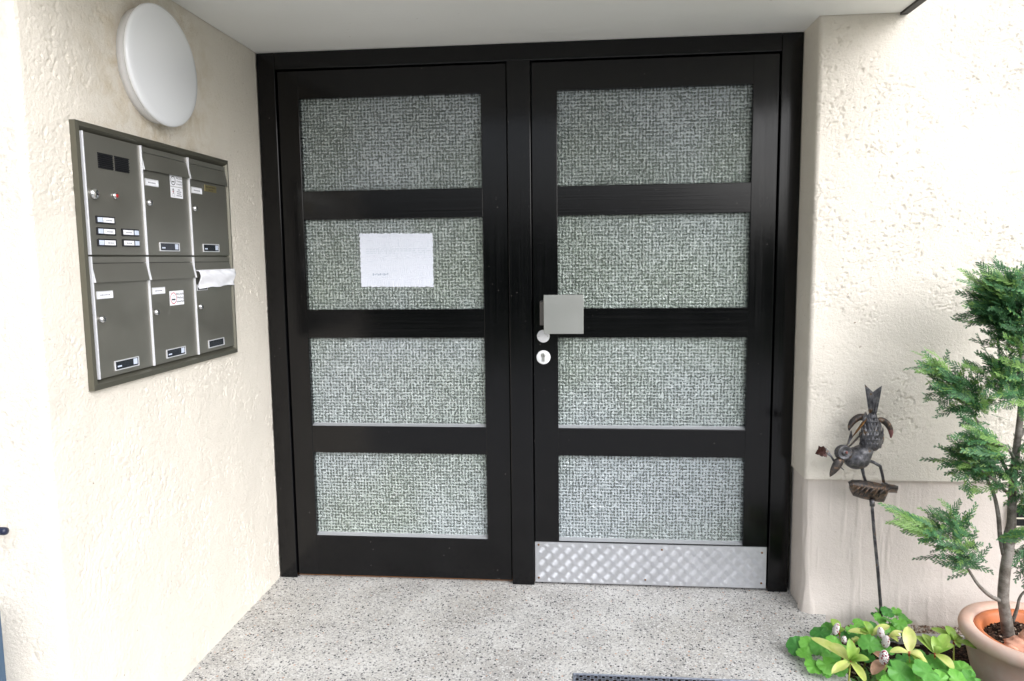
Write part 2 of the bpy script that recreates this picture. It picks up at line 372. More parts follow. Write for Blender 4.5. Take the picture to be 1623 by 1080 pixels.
def text_mesh(body, size, M4, align='LEFT'):
    """mesh data (verts, faces) of a flat text placed by matrix"""
    cu = bpy.data.curves.new('t', 'FONT'); cu.body = body; cu.size = size; cu.align_x = align; cu.resolution_u = 2
    cu.space_line = .9
    o = bpy.data.objects.new('t', cu); COL.objects.link(o)
    dg = bpy.context.evaluated_depsgraph_get(); dg.update(); me = bpy.data.meshes.new_from_object(o.evaluated_get(dg))
    vs = [M4 @ v.co for v in me.vertices]; fs = [tuple(p.vertices) for p in me.polygons]
    bpy.data.objects.remove(o); bpy.data.curves.remove(cu); bpy.data.meshes.remove(me)
    return vs, fs

# ------------------------------------------------------------------ numpy noise
def vnoise(u, v, seed):
    r = np.random.default_rng(seed); T = r.random((256, 256))
    iu = np.floor(u).astype(int); iv = np.floor(v).astype(int); fu = u - iu; fv = v - iv
    fu = fu * fu * (3 - 2 * fu); fv = fv * fv * (3 - 2 * fv)
    a = T[iu % 256, iv % 256]; b = T[(iu + 1) % 256, iv % 256]; c = T[iu % 256, (iv + 1) % 256]; d = T[(iu + 1) % 256, (iv + 1) % 256]
    return (a * (1 - fu) + b * fu) * (1 - fv) + (c * (1 - fu) + d * fu) * fv
def fbm(u, v, seed, oct=4, gain=.5):
    s = 0; a = 1; t = 0
    for i in range(oct): s = s + a * vnoise(u * 2 ** i + 17 * i, v * 2 ** i + 5 * i, seed + i); t += a; a *= gain
    return s / t
def sstep(a, b, x): t = np.clip((x - a) / (b - a), 0, 1); return t * t * (3 - 2 * t)
def stucco(u, v, seed, amp=1.0, torn=1.0, ang=.5):
    """scraped render: smooth trowelled patches, granular grain, worm-like torn pits"""
    wu = u + .02 * (fbm(u * 14, v * 14, seed + 40, 3) - .5); wv = v + .02 * (fbm(u * 14 + 50, v * 14, seed + 44, 3) - .5)
    ca, sa = math.cos(ang), math.sin(ang); p = wu * ca + wv * sa; q = -wu * sa + wv * ca
    rough = sstep(.36, .60, fbm(u * 6, v * 6, seed + 9, 3))
    h = .0022 * (fbm(u * 75, v * 75, seed, 3, .6) - .5) * (.35 + .65 * rough)
    h = h + .0008 * (fbm(u * 18, v * 18, seed + 3, 3) - .5)
    n1 = fbm(p * 26, q * 62, seed + 20, 3, .55)
    mask = sstep(.44, .62, fbm(u * 5.0, v * 5.0, seed + 30, 3))
    worm = (1 - sstep(.0, .030, np.abs(n1 - .5))) * sstep(.52, .60, fbm(p * 26 + 9, q * 34, seed + 33, 2))
    pits = sstep(.66, .76, fbm(p * 55, q * 95, seed + 60, 2))
    h = h - torn * (.0055 * worm * (.12 + .88 * mask) + .0042 * pits * (.06 + .94 * mask))
    n3 = fbm(p * 13 + 3, q * 26, seed + 70, 4, .6)
    h = h + torn * .0007 * sstep(.50, .512, n3) * mask
    return h * amp
def path_sheet(name, path, zs, hf, seed, mats, parent, extra=None, step=.0031):
    """displaced vertical sheet following a plan path [(x,y)], normals to the right of travel"""
    P = np.array(path, float); seg = np.linalg.norm(np.diff(P, axis=0), axis=1); cum = np.concatenate([[0], np.cumsum(seg)])
    ns = int(cum[-1] / step); s_ = np.linspace(0, cum[-1], ns)
    X = np.interp(s_, cum, P[:, 0]); Y = np.interp(s_, cum, P[:, 1])
    tx = np.gradient(X); ty = np.gradient(Y)
    k = np.ones(5) / 5; txp = np.convolve(np.pad(tx, 2, 'edge'), k, 'valid'); typ = np.convolve(np.pad(ty, 2, 'edge'), k, 'valid')
    L = np.hypot(txp, typ); nx = typ / L; ny = -txp / L
    nz = int((zs[1] - zs[0]) / step); Z = np.linspace(zs[0], zs[1], nz)
    SS, ZZ = np.meshgrid(s_, Z, indexing='ij')
    H = hf(SS, ZZ)
    V = np.stack([X[:, None] + nx[:, None] * H, Y[:, None] + ny[:, None] * H, ZZ], -1)
    if extra is not None: V = extra(V, SS, ZZ)
    idx = np.arange(ns * nz).reshape(ns, nz)
    F = np.stack([idx[:-1, :-1], idx[1:, :-1], idx[1:, 1:], idx[:-1, 1:]], -1).reshape(-1, 4)
    me = bpy.data.meshes.new(name); me.vertices.add(ns * nz); me.vertices.foreach_set('co', V.reshape(-1).astype(np.float32))
    me.loops.add(F.size); me.loops.foreach_set('vertex_index', F.reshape(-1).astype(np.int32))
    me.polygons.add(len(F)); me.polygons.foreach_set('loop_start', np.arange(0, F.size, 4, dtype=np.int32)); me.polygons.foreach_set('loop_total', np.full(len(F), 4, dtype=np.int32))
    me.polygons.foreach_set('use_smooth', np.ones(len(F), bool)); me.update(calc_edges=True); me.validate()
    me.materials.append(mats)
    o = bpy.data.objects.new(name, me); COL.objects.link(o)
    if parent: o.parent = parent
    return o

# ================================================================== SETTING
H = 2.12; W = 2.0625; FY = -.175
# ground and slab (with a pit for the scraper grate)
gx0, gx1, gy0, gy1 = 1.231, 1.832, -1.035, -.637
b = MB(); X = [-.02, gx0, gx1, 2.095]; Y = [-1.75, gy0, gy1, .10]
for i in range(3):
    for j in range(3):
        if i == 1 and j == 1: continue
        b.add([(X[i], Y[j], 0), (X[i + 1], Y[j], 0), (X[i + 1], Y[j + 1], 0), (X[i], Y[j + 1], 0)], [(0, 1, 2, 3)])
b.add([(X[3], Y[0], 0), (X[3], Y[0], -.12), (X[3], Y[3], -.12), (X[3], Y[3], 0)], [(0, 1, 2, 3)])
b.add([(X[0], Y[0], 0), (X[0], Y[0], -.12), (X[3], Y[0], -.12), (X[3], Y[0], 0)], [(0, 1, 2, 3)])
pz = -.045
for q in ([(gx0, gy0, 0), (gx1, gy0, 0), (gx1, gy0, pz), (gx0, gy0, pz)], [(gx0, gy1, 0), (gx1, gy1, 0), (gx1, gy1, pz), (gx0, gy1, pz)],
          [(gx0, gy0, 0), (gx0, gy1, 0), (gx0, gy1, pz), (gx0, gy0, pz)], [(gx1, gy0, 0), (gx1, gy1, 0), (gx1, gy1, pz), (gx1, gy0, pz)], [(gx0, gy0, pz), (gx1, gy0, pz), (gx1, gy1, pz), (gx0, gy1, pz)]):
    b.add(q, [(0, 1, 2, 3)], 1)
# wedge of slab running into the flared plinth foot
b.add([(2.0951, -.001, 0), (2.0951, -.33, 0), (2.105, -.33, 0), (2.16, -.155, 0), (2.12, -.001, 0)], [(0, 1, 2, 3, 4)])
tag(b.build('terrace_slab', [M['terrazzo'], M['soil']]), kind='structure')
b = MB(); b.add([(-60, -60, -.12), (60, -60, -.12), (60, 30, -.12), (-60, 30, -.12)], [(0, 1, 2, 3)])
tag(b.build('ground', M['lawn']), kind='structure')
b = MB(); b.add([(-3, -7, -.108), (9, -7, -.108), (9, -1.2, -.108), (-3, -1.2, -.108)], [(0, 1, 2, 3)])
tag(b.build('path', M['paving']), kind='structure')
# soil bed: bumpy sheet
n = 110; xs = np.linspace(2.097, 3.6, n * 2); ys = np.linspace(-1.25, FY + .02, n * 2); XX, YY = np.meshgrid(xs, ys, indexing='ij')
ZZ = -.075 + .028 * (fbm(XX * 20, YY * 20, 5, 4, .6) - .5)
b = MB(); idx = np.arange(XX.size).reshape(XX.shape)
F = np.stack([idx[:-1, :-1], idx[1:, :-1], idx[1:, 1:], idx[:-1, 1:]], -1).reshape(-1, 4)
b.add(list(zip(XX.ravel(), YY.ravel(), ZZ.ravel())), [tuple(f) for f in F.tolist()], 0, True)
tag(b.build('soil', M['soil']), kind='structure')

# ------------------------------------------------------------------ left house wall (one sheet round the outer corner)
cr = .018; xo = 0.0; yf = -1.27
arc = [(xo - cr + cr * math.cos(t), yf + cr + cr * math.sin(t)) for t in np.linspace(-math.pi / 2, 0, 9)]
path = [(-.62, yf)] + arc + [(xo, .0)]
lw = empty('house_wall', (0, -.6, 0), 'cream rendered side wall with rounded outer corner carrying the mailboxes', 'wall')
def hl(s, z): return stucco(s * 1.3, z * 1.3, 3, .62, .9, 1.15) * (1 - .6 * np.exp(-((s - .635) / .05) ** 2)) + .002 * (fbm(s * 3, z * 3, 99, 2) - .5)
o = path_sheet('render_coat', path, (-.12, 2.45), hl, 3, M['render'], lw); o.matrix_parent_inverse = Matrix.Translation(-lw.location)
b = MB(); b.box(-6, -.012, yf + .012, .3, -.12, 2.44); b.box(-6, -.62, yf, yf + .3, -.12, 2.45)
b.box(-6, 0, -1.27, .6, 2.451, 5.6)
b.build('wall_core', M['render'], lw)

# ------------------------------------------------------------------ right house wall
rw = empty('house_wall', (2.6, FY, 0), 'cream rendered front wall right of the door, above a smooth plinth', 'wall')
pr = [(W + .002, .012), (W + .002, FY + .012), (W + .006, FY + .004), (W + .014, FY), (3.3, FY)]
def hr(s, z): return stucco(s * 1.2, z * 1.2, 31, 1.0 * (sstep(.16, .22, s) + .25 * (s < .2)) * .9, .85, .45) + .0012 * (fbm(s * 3, z * 3, 77, 2) - .5)
o = path_sheet('render_coat', pr, (.51, 2.7), hr, 31, M['render'], rw); o.matrix_parent_inverse = Matrix.Translation(-rw.location)
b = MB()   # lower lip of the coat, with the chipped corner at the door
b.add([(W + .002, .01, .51), (W + .002, FY, .51), (3.3, FY, .51), (3.3, FY + .03, .514), (W + .02, FY + .03, .514), (W + .02, .01, .514)], [(0, 1, 4, 5), (1, 2, 3, 4)])
b.build('coat_edge', M['render'], rw)
pp = [(W + .012, .03), (W + .014, FY + .045), (W + .022, FY + .030), (W + .04, FY + .022), (3.3, FY + .022)]
def hp(s, z):
    drips = fbm(s * 55, z * 4.5, 200, 3, .55)
    h = .0030 * (sstep(.52, .72, drips) * sstep(.9, .1, s)) + .0016 * (fbm(s * 8, z * 8, 210, 3) - .5)
    h = h + .0012 * (fbm(s * 45, z * 45, 220, 3) - .5)
    flare = sstep(.20, -.05, z); return h * sstep(.02, .2, s) + (flare ** 2 * .026 * sstep(.75, .15, s) + .012 * sstep(.05, -.05, z) * fbm(s * 20, z * 20, 240, 3)) * sstep(.12, .21, s)
o = path_sheet('plinth', pp, (-.09, .515), hp, 51, M['plinth'], rw); o.matrix_parent_inverse = Matrix.Translation(-rw.location)
b = MB(); b.box(W + .03, 7, FY + .045, .6, -.12, 2.72); b.box(3.3, 7, FY, .2, .51, 2.72); b.box(3.3, 7, FY + .022, .2, -.12, .51); b.box(.01, 7, -.165, .6, 2.72, 5.6)
b.build('wall_core', M['render'], rw)

# debris strip and concrete edging at the foot of the plinth
n1, n2 = 260, 12; b = MB(); vs = []
for i in range(n1):
    for j in range(n2):
        x = 2.11 + i * (1.2 / n1); t = j / (n2 - 1); y = FY + .010 - .040 * t
        vs.append((x, y, -.036 - .012 * t + .012 * (random.random() - .5) * (1 if 0 < j else 0)))
b.add(vs, [(i * n2 + j, (i + 1) * n2 + j, (i + 1) * n2 + j + 1, i * n2 + j + 1) for i in range(n1 - 1) for j in range(n2 - 1)])
tag(b.build('mortar_strip', M['grit']), kind='structure')
b = MB(); b.box(2.12, 3.3, FY - .052, FY - .03, -.1, -.044)
tag(b.build('edging_strip', M['edging'], bevel=.004), kind='structure')

# ------------------------------------------------------------------ canopy
cn = empty('canopy', (1.1, -.7, H), 'pale painted flat canopy over the doorway with dark edge trim', 'canopy')
b = MB(); b.box(.003, 2.323, -1.42, -.179, H, H + .24); b.box(.003, W + .001, -.1795, .2, H + .0005, H + .24); b.box(-1.5, .003, -1.42, -1.30, H, H + .24)
b.build('soffit', M['soffit'], cn)
b = MB(); b.box(2.323, 2.347, -1.445, FY - .003, H - .008, H + .26); b.box(-1.5, 2.347, -1.47, -1.445, H - .008, H + .26)
b.build('edge_trim', M['trim'], cn)

# ================================================================== DOOR
door = empty('entrance_door', (W / 2, 0, 0), 'black glossy wooden double door with eight textured glass panes', 'door')
b = MB()
b.box(0.003, .0745, 0, .07, .0005, H - .001, 0); b.box(1.9875, W, 0, .07, .0005, H - .001, 0); b.box(.979, 1.068, -.004, .07, .0005, 2.0545, 0)
b.box(.0745, 1.9875, 0, .07, 2.0545, H - .001, 1)
b.build('door_frame', [M['wood_v'], M['wood_h']], door, bevel=.003)
b = MB(); b.box(.0745, 1.9875, .03, .09, .0008, .011); b.build('threshold', M['threshold'], door)
b = MB(); b.box(.07, 1.99, .056, .069, .011, 2.06)
ROWS = [(1.944, 1.5895), (1.478, 1.1205), (1.007, .6457), (.535, .1816)]
def leaf(x0, x1, px0, px1, zb, lab):
    y0, y1 = .011, .056; b = MB()
    b.box(x0, px0, y0, y1, zb, 2.051, 0); b.box(px1, x1, y0, y1, zb, 2.051, 0)
    ed = [2.051] + [z for r in ROWS for z in r] + [zb]
    for i in range(0, len(ed), 2): b.box(px0 - .002, px1 + .002, y0 + .0006, y1 - .002, ed[i + 1], ed[i], 1)
    o = b.build('door_leaf', [M['wood_v'], M['wood_h']], door, bevel=.0022); o['label'] = lab
    for k, (zt, zl) in enumerate(ROWS):
        g_ = MB(); g_.box(px0 - .006, px1 + .006, .034, .040, zl - .006, zt + .006)
        g_.mi = [1, 1, 0, 1, 1, 1]
        g_.build('glass_pane', [M['glass'], M['clear']], o)
        bd = MB()
        if k >= 2:   # sloping bead at the foot of the pane
            bd.add([(px0, .034, zl + .007), (px1, .034, zl + .007), (px1, .0155, zl + .0005), (px0, .0155, zl + .0005)], [(0, 3, 2, 1)])
            bd.box(px0, px1, .0335, .034, zl + .0, zl + .009)
            bd.build('glazing_bead', M['sealant'], o)
    return o
LL = leaf(.078, .976, .162, .878, .012, 'left door leaf, plain foot rail')
RL = leaf(1.071, 1.984, 1.168, 1.890, .006, 'right door leaf with knob and metal kick plate')
# kick plate with raised five-bar pattern
kx0, kx1, kz0, kz1 = 1.0715, 1.9815, .010, .1785
b = MB(); b.box(kx0, kx1, .0075, .0104, kz0, kz1)
pit = .0262
def bar(cx, cz, ang, L=.0215, wd=.0020, hgt=.0015):
    n_ = 7; ca, sa = math.cos(ang), math.sin(ang); vs = []
    for i in range(n_):
        t = i / (n_ - 1) * 2 - 1; ww = wd * math.sqrt(max(0, 1 - t * t)) * .95 + .0001; hh = hgt * (1 - t * t * .8)
        for j, (o_, h_) in enumerate(((-1, 0), (-.45, 1), (.45, 1), (1, 0))):
            a = t * L / 2; c_ = o_ * ww / 2
            x = cx + a * ca - c_ * sa; z = cz + a * sa + c_ * ca
            if not (kx0 + .001 < x < kx1 - .001 and kz0 + .001 < z < kz1 - .001): return
            vs.append((x, .0074 - hh * h_, z))
    b.add(vs, [(i * 4 + j, i * 4 + j + 1, (i + 1) * 4 + j + 1, (i + 1) * 4 + j) for i in range(n_ - 1) for j in range(3)], 0, True)
for i in range(-2, 44):
    for j in range(-1, 9):
        cx = kx0 + i * pit; cz = kz0 + j * pit + .004
        if (i + j) % 2: ang = R_(38)
        else: ang = R_(-38)
        for k in range(-2, 3):
            off = k * .0050; bar(cx - math.sin(ang) * off, cz + math.cos(ang) * off, ang)
kp = b.build('kick_plate', M['kick'], RL)
b = MB()
for x, z in ((kx0 + .014, kz0 + .018), (1.512, kz0 + .022), (kx1 - .018, kz0 + .022), (kx1 - .018, kz1 - .022), (1.576, kz1 - .02), (kx0 + .014, kz1 - .012)):
    b.lathe([(.0001, 0), (.004, 0), (.004, .0016), (.0025, .0022)], Matrix.Translation((x, .0066, z)) @ Matrix.Rotation(R_(90), 4, 'X'), 12)
b.build('screws', M['bronze'], kp)
# square door knob
b = MB(); b.box(1.117, 1.267, -.072, -.0705, 1.030, 1.178)
b.box(1.1172, 1.2668, -.0705, -.062, 1.1762, 1.1778); b.box(1.1172, 1.2668, -.0705, -.062, 1.0302, 1.0318)
b.box(1.1172, 1.1188, -.0705, -.062, 1.032, 1.176); b.box(1.2652, 1.2668, -.0705, -.062, 1.032, 1.176)
b.box(1.101, 1.150, -.062, .0105, 1.062, 1.153, 1)
b.build('door_knob', [M['steel'], M['knobstem']], RL, bevel=.0008)
rX = Matrix.Rotation(R_(90), 4, 'X')
def disc(x, y, z, r, t, mi=0, n_=32): return ([(.0001, 0), (r - .001, 0)] and [(.0001, t), (r - .0015, t), (r, t - .001), (r, 0)], Matrix.Translation((x, y, z)) @ rX, n_)
b = MB(); p_, m_, n_ = disc(1.1105, .0108, 1.013, .025, .004); b.lathe(p_[::-1], m_, n_)
for dx in (-.017, .017): b.lathe([(.0022, 0), (.0022, .0006)], Matrix.Translation((1.1105 + dx, .0066, 1.013)) @ rX, 10, 1)
b.build('cover_rosette', [M['white_metal'], M['steel']], RL)
b = MB(); p_, m_, n_ = disc(1.1105, .0108, .930, .0275, .005); b.lathe(p_[::-1], m_, n_)
b.lathe([(.009, 0), (.009, .003), (.0075, .0034)], Matrix.Translation((1.1105, .0062, .9385)) @ rX, 20, 1)
b.box(1.1055, 1.1155, .0032, .0062, .914, .934, 1); b.box(1.1095, 1.1115, .0022, .0032, .932, .944, 2)
b.build('lock_rosette', [M['white_metal'], M['steel'], M['black']], RL)
b = MB(); b.box(.07, 1.99, .0405, .0555, .0005, .0006)
# paper note on the left glass, pressed into the relief of the glass
b = MB(); nx, nz = 90, 66; x0, x1, z0, z1 = .381, .675, 1.211, 1.422
jag = lambda: (random.random() - .5) * .004
vs = [(x0 + (x1 - x0) * i / nx + (jag() if i in (0, nx) else 0), .0326 - .0007 * abs(math.sin(i * 1.9 + j * .2)) - .0006 * abs(math.sin(j * 1.7)), z0 + (z1 - z0) * j / nz + (jag() if j in (0, nz) else 0) - .003 * i / nx) for i in range(nx + 1) for j in range(nz + 1)]
b.add(vs, [(i * (nz + 1) + j, (i + 1) * (nz + 1) + j, (i + 1) * (nz + 1) + j + 1, i * (nz + 1) + j + 1) for i in range(nx) for j in range(nz)])
for (zz, xa, xb, hh) in ((1.358, .405, .655, .003), (1.350, .405, .655, .003), (1.342, .405, .50, .003), (1.342, .60, .65, .003)):
    x = xa
    while x < xb: l_ = random.uniform(.006, .016); b.box(x, x + l_, .0308, .0310, zz, zz + hh, 1); x += l_ + random.uniform(.003, .008)
for k in range(9): b.box(.430 + k * .0073, .4345 + k * .0073, .0306, .0308, 1.255 + .002 * (k % 3), 1.264 - .002 * (k % 2), 2)
o = b.build('paper_note', [M['note'], M['note_faint'], M['note_ink']])
tag(o, 'white sheet of paper with faint print on the second left glass pane', 'paper')

# hallway behind the glass
b = MB(); X0, X1, Y1 = -3.2, 5.2, 5.5
b.add([(X0, .1, 0), (X1, .1, 0), (X1, Y1, 0), (X0, Y1, 0), (X0, .1, 2.6), (X1, .1, 2.6), (X1, Y1, 2.6), (X0, Y1, 2.6)], [(4, 5, 6, 7), (0, 3, 7, 4), (1, 5, 6, 2), (3, 2, 6, 7)])
b.add([(X0, .091, .0004), (X1, .091, .0004), (X1, Y1, .0004), (X0, Y1, .0004)], [(0, 1, 2, 3)], 1)
tag(b.build('hallway', [M['hall'], M['hallfloor']]), kind='structure')

# ================================================================== MAILBOXES (left wall, plane x = 0)
mu = empty('mailbox_unit', (0, -.71, 1.33), 'olive metal bank of five mailboxes and intercom recessed in left wall', 'mailbox')
ya, yb, za, zb_ = -1.110, -.308, .990, 1.671
b = MB(); fx = .016
def fr_piece(o1, o2, i2, i1):  # outer edge points -> inner, bevelled profile
    for (A, B, C, D, xa, xb) in ((o1, o2, i2, i1, fx, fx),):
        b.add([(0, *o1), (0, *o2), (fx, *o2), (fx, *o1)], [(0, 1, 2, 3)])
        m1 = [(o1[k] * .45 + i1[k] * .55) for k in (0, 1)]; m2 = [(o2[k] * .45 + i2[k] * .55) for k in (0, 1)]
        b.add([(fx, *o1), (fx, *o2), (fx + .002, *m2), (fx + .002, *m1)], [(0, 1, 2, 3)])
        b.add([(fx + .002, *m1), (fx + .002, *m2), (.004, *i2), (.004, *i1)], [(0, 1, 2, 3)])
O = [(ya, za), (yb, za), (yb, zb_), (ya, zb_)]; I = [(-1.090, 1.015), (-.326, 1.015), (-.326, 1.6485), (-1.090, 1.6485)]
for k in range(4): fr_piece(O[k], O[(k + 1) % 4], I[(k + 1) % 4], I[k])
b.box(-.001, .003, -1.09, -.326, 1.015, 1.6485)
b.build('housing_frame', M['olive_dark'], mu)
for y0 in (-1.0885, -.838, -.583):
    b = MB(); b.box(.003, .0185, y0, y0 + .004, 1.3385, 1.6475); b.box(.003, .0185, y0, y0 + .004, 1.0165, 1.3335)
    b.build('divider_bar', M['alu'], mu, bevel=.0008)
def lock(y, z, par, r=.0102, x=.0125):
    q = MB(); ry = Matrix.Rotation(R_(90), 4, 'Y')
    q.lathe([(r, 0), (r, .004), (r * .88, .009), (r * .6, .012), (.0001, .0125)], Matrix.Translation((x, y, z)) @ ry, 24)
    q.box(x + .012, x + .0131, y - .0012, y + .0012, z - .004, z + .004, 1)
    return q.build('lock', [M['chrome'], M['black']], par)
def rect_frame(q, x, y0, y1, z0, z1, t, d, mi=0):
    q.box(x, x + d, y0, y1, z1 - t, z1, mi); q.box(x, x + d, y0, y1, z0, z0 + t, mi); q.box(x, x + d, y0, y0 + t, z0 + t, z1 - t, mi); q.box(x, x + d, y1 - t, y1, z0 + t, z1 - t, mi)
TM = lambda x, y, z: Matrix.Translation((x, y, z)) @ Matrix(((0, 0, 1, 0), (1, 0, 0, 0), (0, 1, 0, 0), (0, 0, 0, 1)))
def put_text(q, body, size, x, y, z, mi, align='LEFT'):
    vs, fs = text_mesh(body, size, TM(x, y, z), align); q.add(vs, fs, mi)
FACE = .0130
def mailbox(y0, y1, zt, zb, lab, name=None, sticker=None, window='clear'):
    """door with hood flap, name slot, lock and viewing window"""
    q = MB(); q.box(.003, FACE, y0, y1, zb, zt - .0625); q.box(.003, FACE - .001, y0, y1, zt - .0160, zt)
    q.box(.003, .005, y0, y1, zt - .0625, zt - .016, 1)
    o = q.build('mailbox', [M['olive'], M['black']], mu, bevel=.0007); o['label'] = lab
    # hood flap: tilted plate with white side cheeks
    q = MB(); f0, f1 = zt - .0175, zt - .0665; fa, fb = y0 + .003, y1 - .003; xo = FACE + .0085
    vs = [(FACE, fa, f0), (FACE, fb, f0), (xo, fb, f1), (xo, fa, f1), (FACE - .002, fa, f0), (FACE - .002, fb, f0), (xo - .0015, fb, f1), (xo - .0015, fa, f1)]
    q.add(vs, [(0, 1, 2, 3), (7, 6, 5, 4), (0, 3, 7, 4), (1, 5, 6, 2), (3, 2, 6, 7), (0, 4, 5, 1)], 0)
    for yy in (fa - .0002, fb + .0002): q.add([(FACE + .0002, yy, f0), (xo, yy, f1), (FACE + .0002, yy, f1)], [(0, 1, 2)], 1)
    q.build('flap', [M['olive'], M['white_metal']], o)
    q = MB(); nz = zt - .0895; ny = y0 + .012
    rect_frame(q, FACE, ny, ny + .066, nz - .020, nz, .0022, .0022, 1); q.box(FACE, FACE + .001, ny + .002, ny + .064, nz - .0178, nz - .0022, 0)
    rr = random.Random(int(zt * 1e4 + y0 * 999))
    x = ny + .014
    while x < ny + .050: l_ = rr.uniform(.002, .006); q.box(FACE + .001, FACE + .0012, x, x + l_, nz - .012, nz - .0085, 2); x += l_ + .0016
    q.build('name_plate', [M['paper'], M['alu'], M['grey_ink']], o)
    lock(y0 + .0215, (zt + zb) / 2 - .004 if zt > 1.4 else zt - .162, o)
    q = MB(); wy0 = y0 + .066; wy1 = wy0 + .108; wz0, wz1 = zb + .012, zb + .038
    rect_frame(q, FACE, wy0, wy1, wz0, wz1, .0022, .0026, 1); q.box(FACE, FACE + .0008, wy0 + .002, wy1 - .002, wz0 + .002, wz1 - .002, 0)
    if window == 'clear':
        q.box(FACE + .0008, FACE + .001, wy1 - .024, wy1 - .006, wz0 + .006, wz1 - .004, 2); q.box(FACE + .0008, FACE + .001, wy0 + .012, wy0 + .03, wz0 + .008, wz0 + .012, 2)
    q.build('viewing_window', [M['navy'], M['alu'], M['bell']], o)
    return o
def ring(q, x, y, z, r, t, mi, n=28, sy=1, sz=1):
    vs = []
    for k in range(n):
        a = 2 * math.pi * k / n
        for rr in (r, r - t): vs.append((x, y + rr * math.cos(a) * sy, z + rr * math.sin(a) * sz))
    q.add(vs, [(2 * k, 2 * k + 1, (2 * k + 3) % (2 * n), (2 * k + 2) % (2 * n)) for k in range(n)], mi)
def ad_sticker(par, y, z, w_, h_, rmi):
    q = MB(); q.box(FACE, FACE + .0004, y, y + w_, z - h_, z, 0); X_ = FACE + .0007
    r = h_ * .40; cy, cz = y + r + .003, z - h_ / 2
    ring(q, X_, cy, cz, r, .0022, rmi); 
    q.box(X_, X_ + .0001, cy - r * .55, cy + r * .55, cz - r * .32, cz - r * .12, 1)
    ring(q, X_, cy, cz, r * .5, .0007, 3, sz=1.1)
    for k, s_ in enumerate(('Bitte keine', 'Werbung', 'einwerfen!')): put_text(q, s_, h_ * .23, X_, y + w_ * .735, z - h_ * (.30 + .26 * k), 1, 'CENTER')
    return q.build('sticker', [M['paper'], M['ink'], M['red_ink'], M['grey_ink']], par)
c1, c2, c3 = (-1.083, -.838), (-.8325, -.583), (-.5775, -.326)
T1, B1, T2, B2 = 1.6475, 1.3385, 1.3335, 1.0165
m1 = mailbox(c2[0], c2[1], T1, B1, 'upper mailbox beside the intercom, with two white stickers')
ad_sticker(m1, -.688, 1.583, .070, .034, 1)
q = MB(); y_, z_ = -.688, 1.5475; q.box(FACE, FACE + .0004, y_, y_ + .070, z_ - .033, z_, 0); X_ = FACE + .0007
for dy, dz, ww, hh, mi in ((.012, -.006, .006, .003, 1), (.016, -.010, .003, .005, 1), (.011, -.013, .004, .004, 2), (.015, -.017, .003, .003, 1), (.009, -.009, .002, .003, 1)): q.box(X_, X_ + .0001, y_ + dy, y_ + dy + ww, z_ + dz - hh, z_ + dz, mi)
rect_frame(q, X_, y_ + .008, y_ + .022, z_ - .029, z_ - .021, .0007, .0001, 3)
for k, ww in enumerate((.012, .026, .022, .030)): q.box(X_, X_ + .0001, y_ + .047 - ww / 2, y_ + .047 + ww / 2, z_ - .0085 - k * .006, z_ - .006 - k * .006, 3)
q.build('sticker', [M['paper'], M['ink'], M['red_ink'], M['grey_ink']], m1)
m2 = mailbox(c3[0], c3[1], T1, B1, 'upper right mailbox with small brass plate')
q = MB(); q.box(FACE, FACE + .0012, -.478, -.400, 1.551, 1.5725, 0)
put_text(q, 'Bitte keine Reklame', .0080, FACE + .0014, -.439, 1.5635, 1, 'CENTER'); put_text(q, 'einwerfen', .0080, FACE + .0014, -.439, 1.5545, 1, 'CENTER')
q.build('brass_sign', [M['brass'], M['ink']], m2)
m3 = mailbox(c1[0], c1[1], T2, B2, 'lower left mailbox without stickers')
m4 = mailbox(c2[0], c2[1], T2, B2, 'lower middle mailbox with red-ringed sticker')
ad_sticker(m4, -.729, 1.2295, .080, .044, 2)
m5 = mailbox(c3[0], c3[1], T2, B2, 'lower right mailbox stuffed with white paper', window='dark')
# intercom panel
q = MB(); q.box(.003, FACE, c1[0], c1[1], B1, T1); ic = q.build('intercom_panel', M['olive'], mu, bevel=.0007)
for ga, gb in ((-1.028, -.966), (-.957, -.895)):
    q = MB(); q.box(FACE, FACE + .0006, ga, gb, 1.563, 1.603, 0)
    for k in range(8): q.box(FACE + .0006, FACE + .003, ga, gb - .001 + .002 * (k % 2), 1.5640 + k * .005, 1.5668 + k * .005, 0)
    q.build('speaker_grille', [M['black']], ic)
lock(-1.056, 1.494, ic, .0145)
q = MB(); ry = Matrix.Rotation(R_(90), 4, 'Y')
q.lathe([(.0095, 0), (.0095, .003), (.008, .006), (.0055, .007)], Matrix.Translation((FACE, -.966, 1.496)) @ ry, 24, 0)
q.lathe([(.005, 0), (.005, .0085), (.0035, .0095), (.0001, .0096)], Matrix.Translation((FACE, -.966, 1.496)) @ ry, 20, 1)
q.build('red_button', [M['chrome'], M['red']], ic)
for k, (by, bz, flip) in enumerate(((-1.0535, 1.4195, 0), (-1.0535, 1.390, 0), (-1.0535, 1.3605, 0), (-.9480, 1.3905, 1), (-.9480, 1.3615, 1))):
    q = MB(); q.box(FACE, FACE + .003, by, by + .078, bz, bz + .0195, 0); s0 = by + (.005 if not flip else .056); l0 = by + (.027 if not flip else .005)
    q.box(FACE + .003, FACE + .0055, s0, s0 + .017, bz + .0035, bz + .016, 1); q.box(FACE + .003, FACE + .0036, l0, l0 + .046, bz + .0035, bz + .016, 2)
    x = l0 + .012
    while x < l0 + .036: l_ = random.uniform(.002, .005); q.box(FACE + .0036, FACE + .0038, x, x + l_, bz + .0075, bz + .011, 3); x += l_ + .0015
    q.build('bell_button', [M['black'], M['bell'], M['paper'], M['grey_ink']], ic, bevel=.0004)
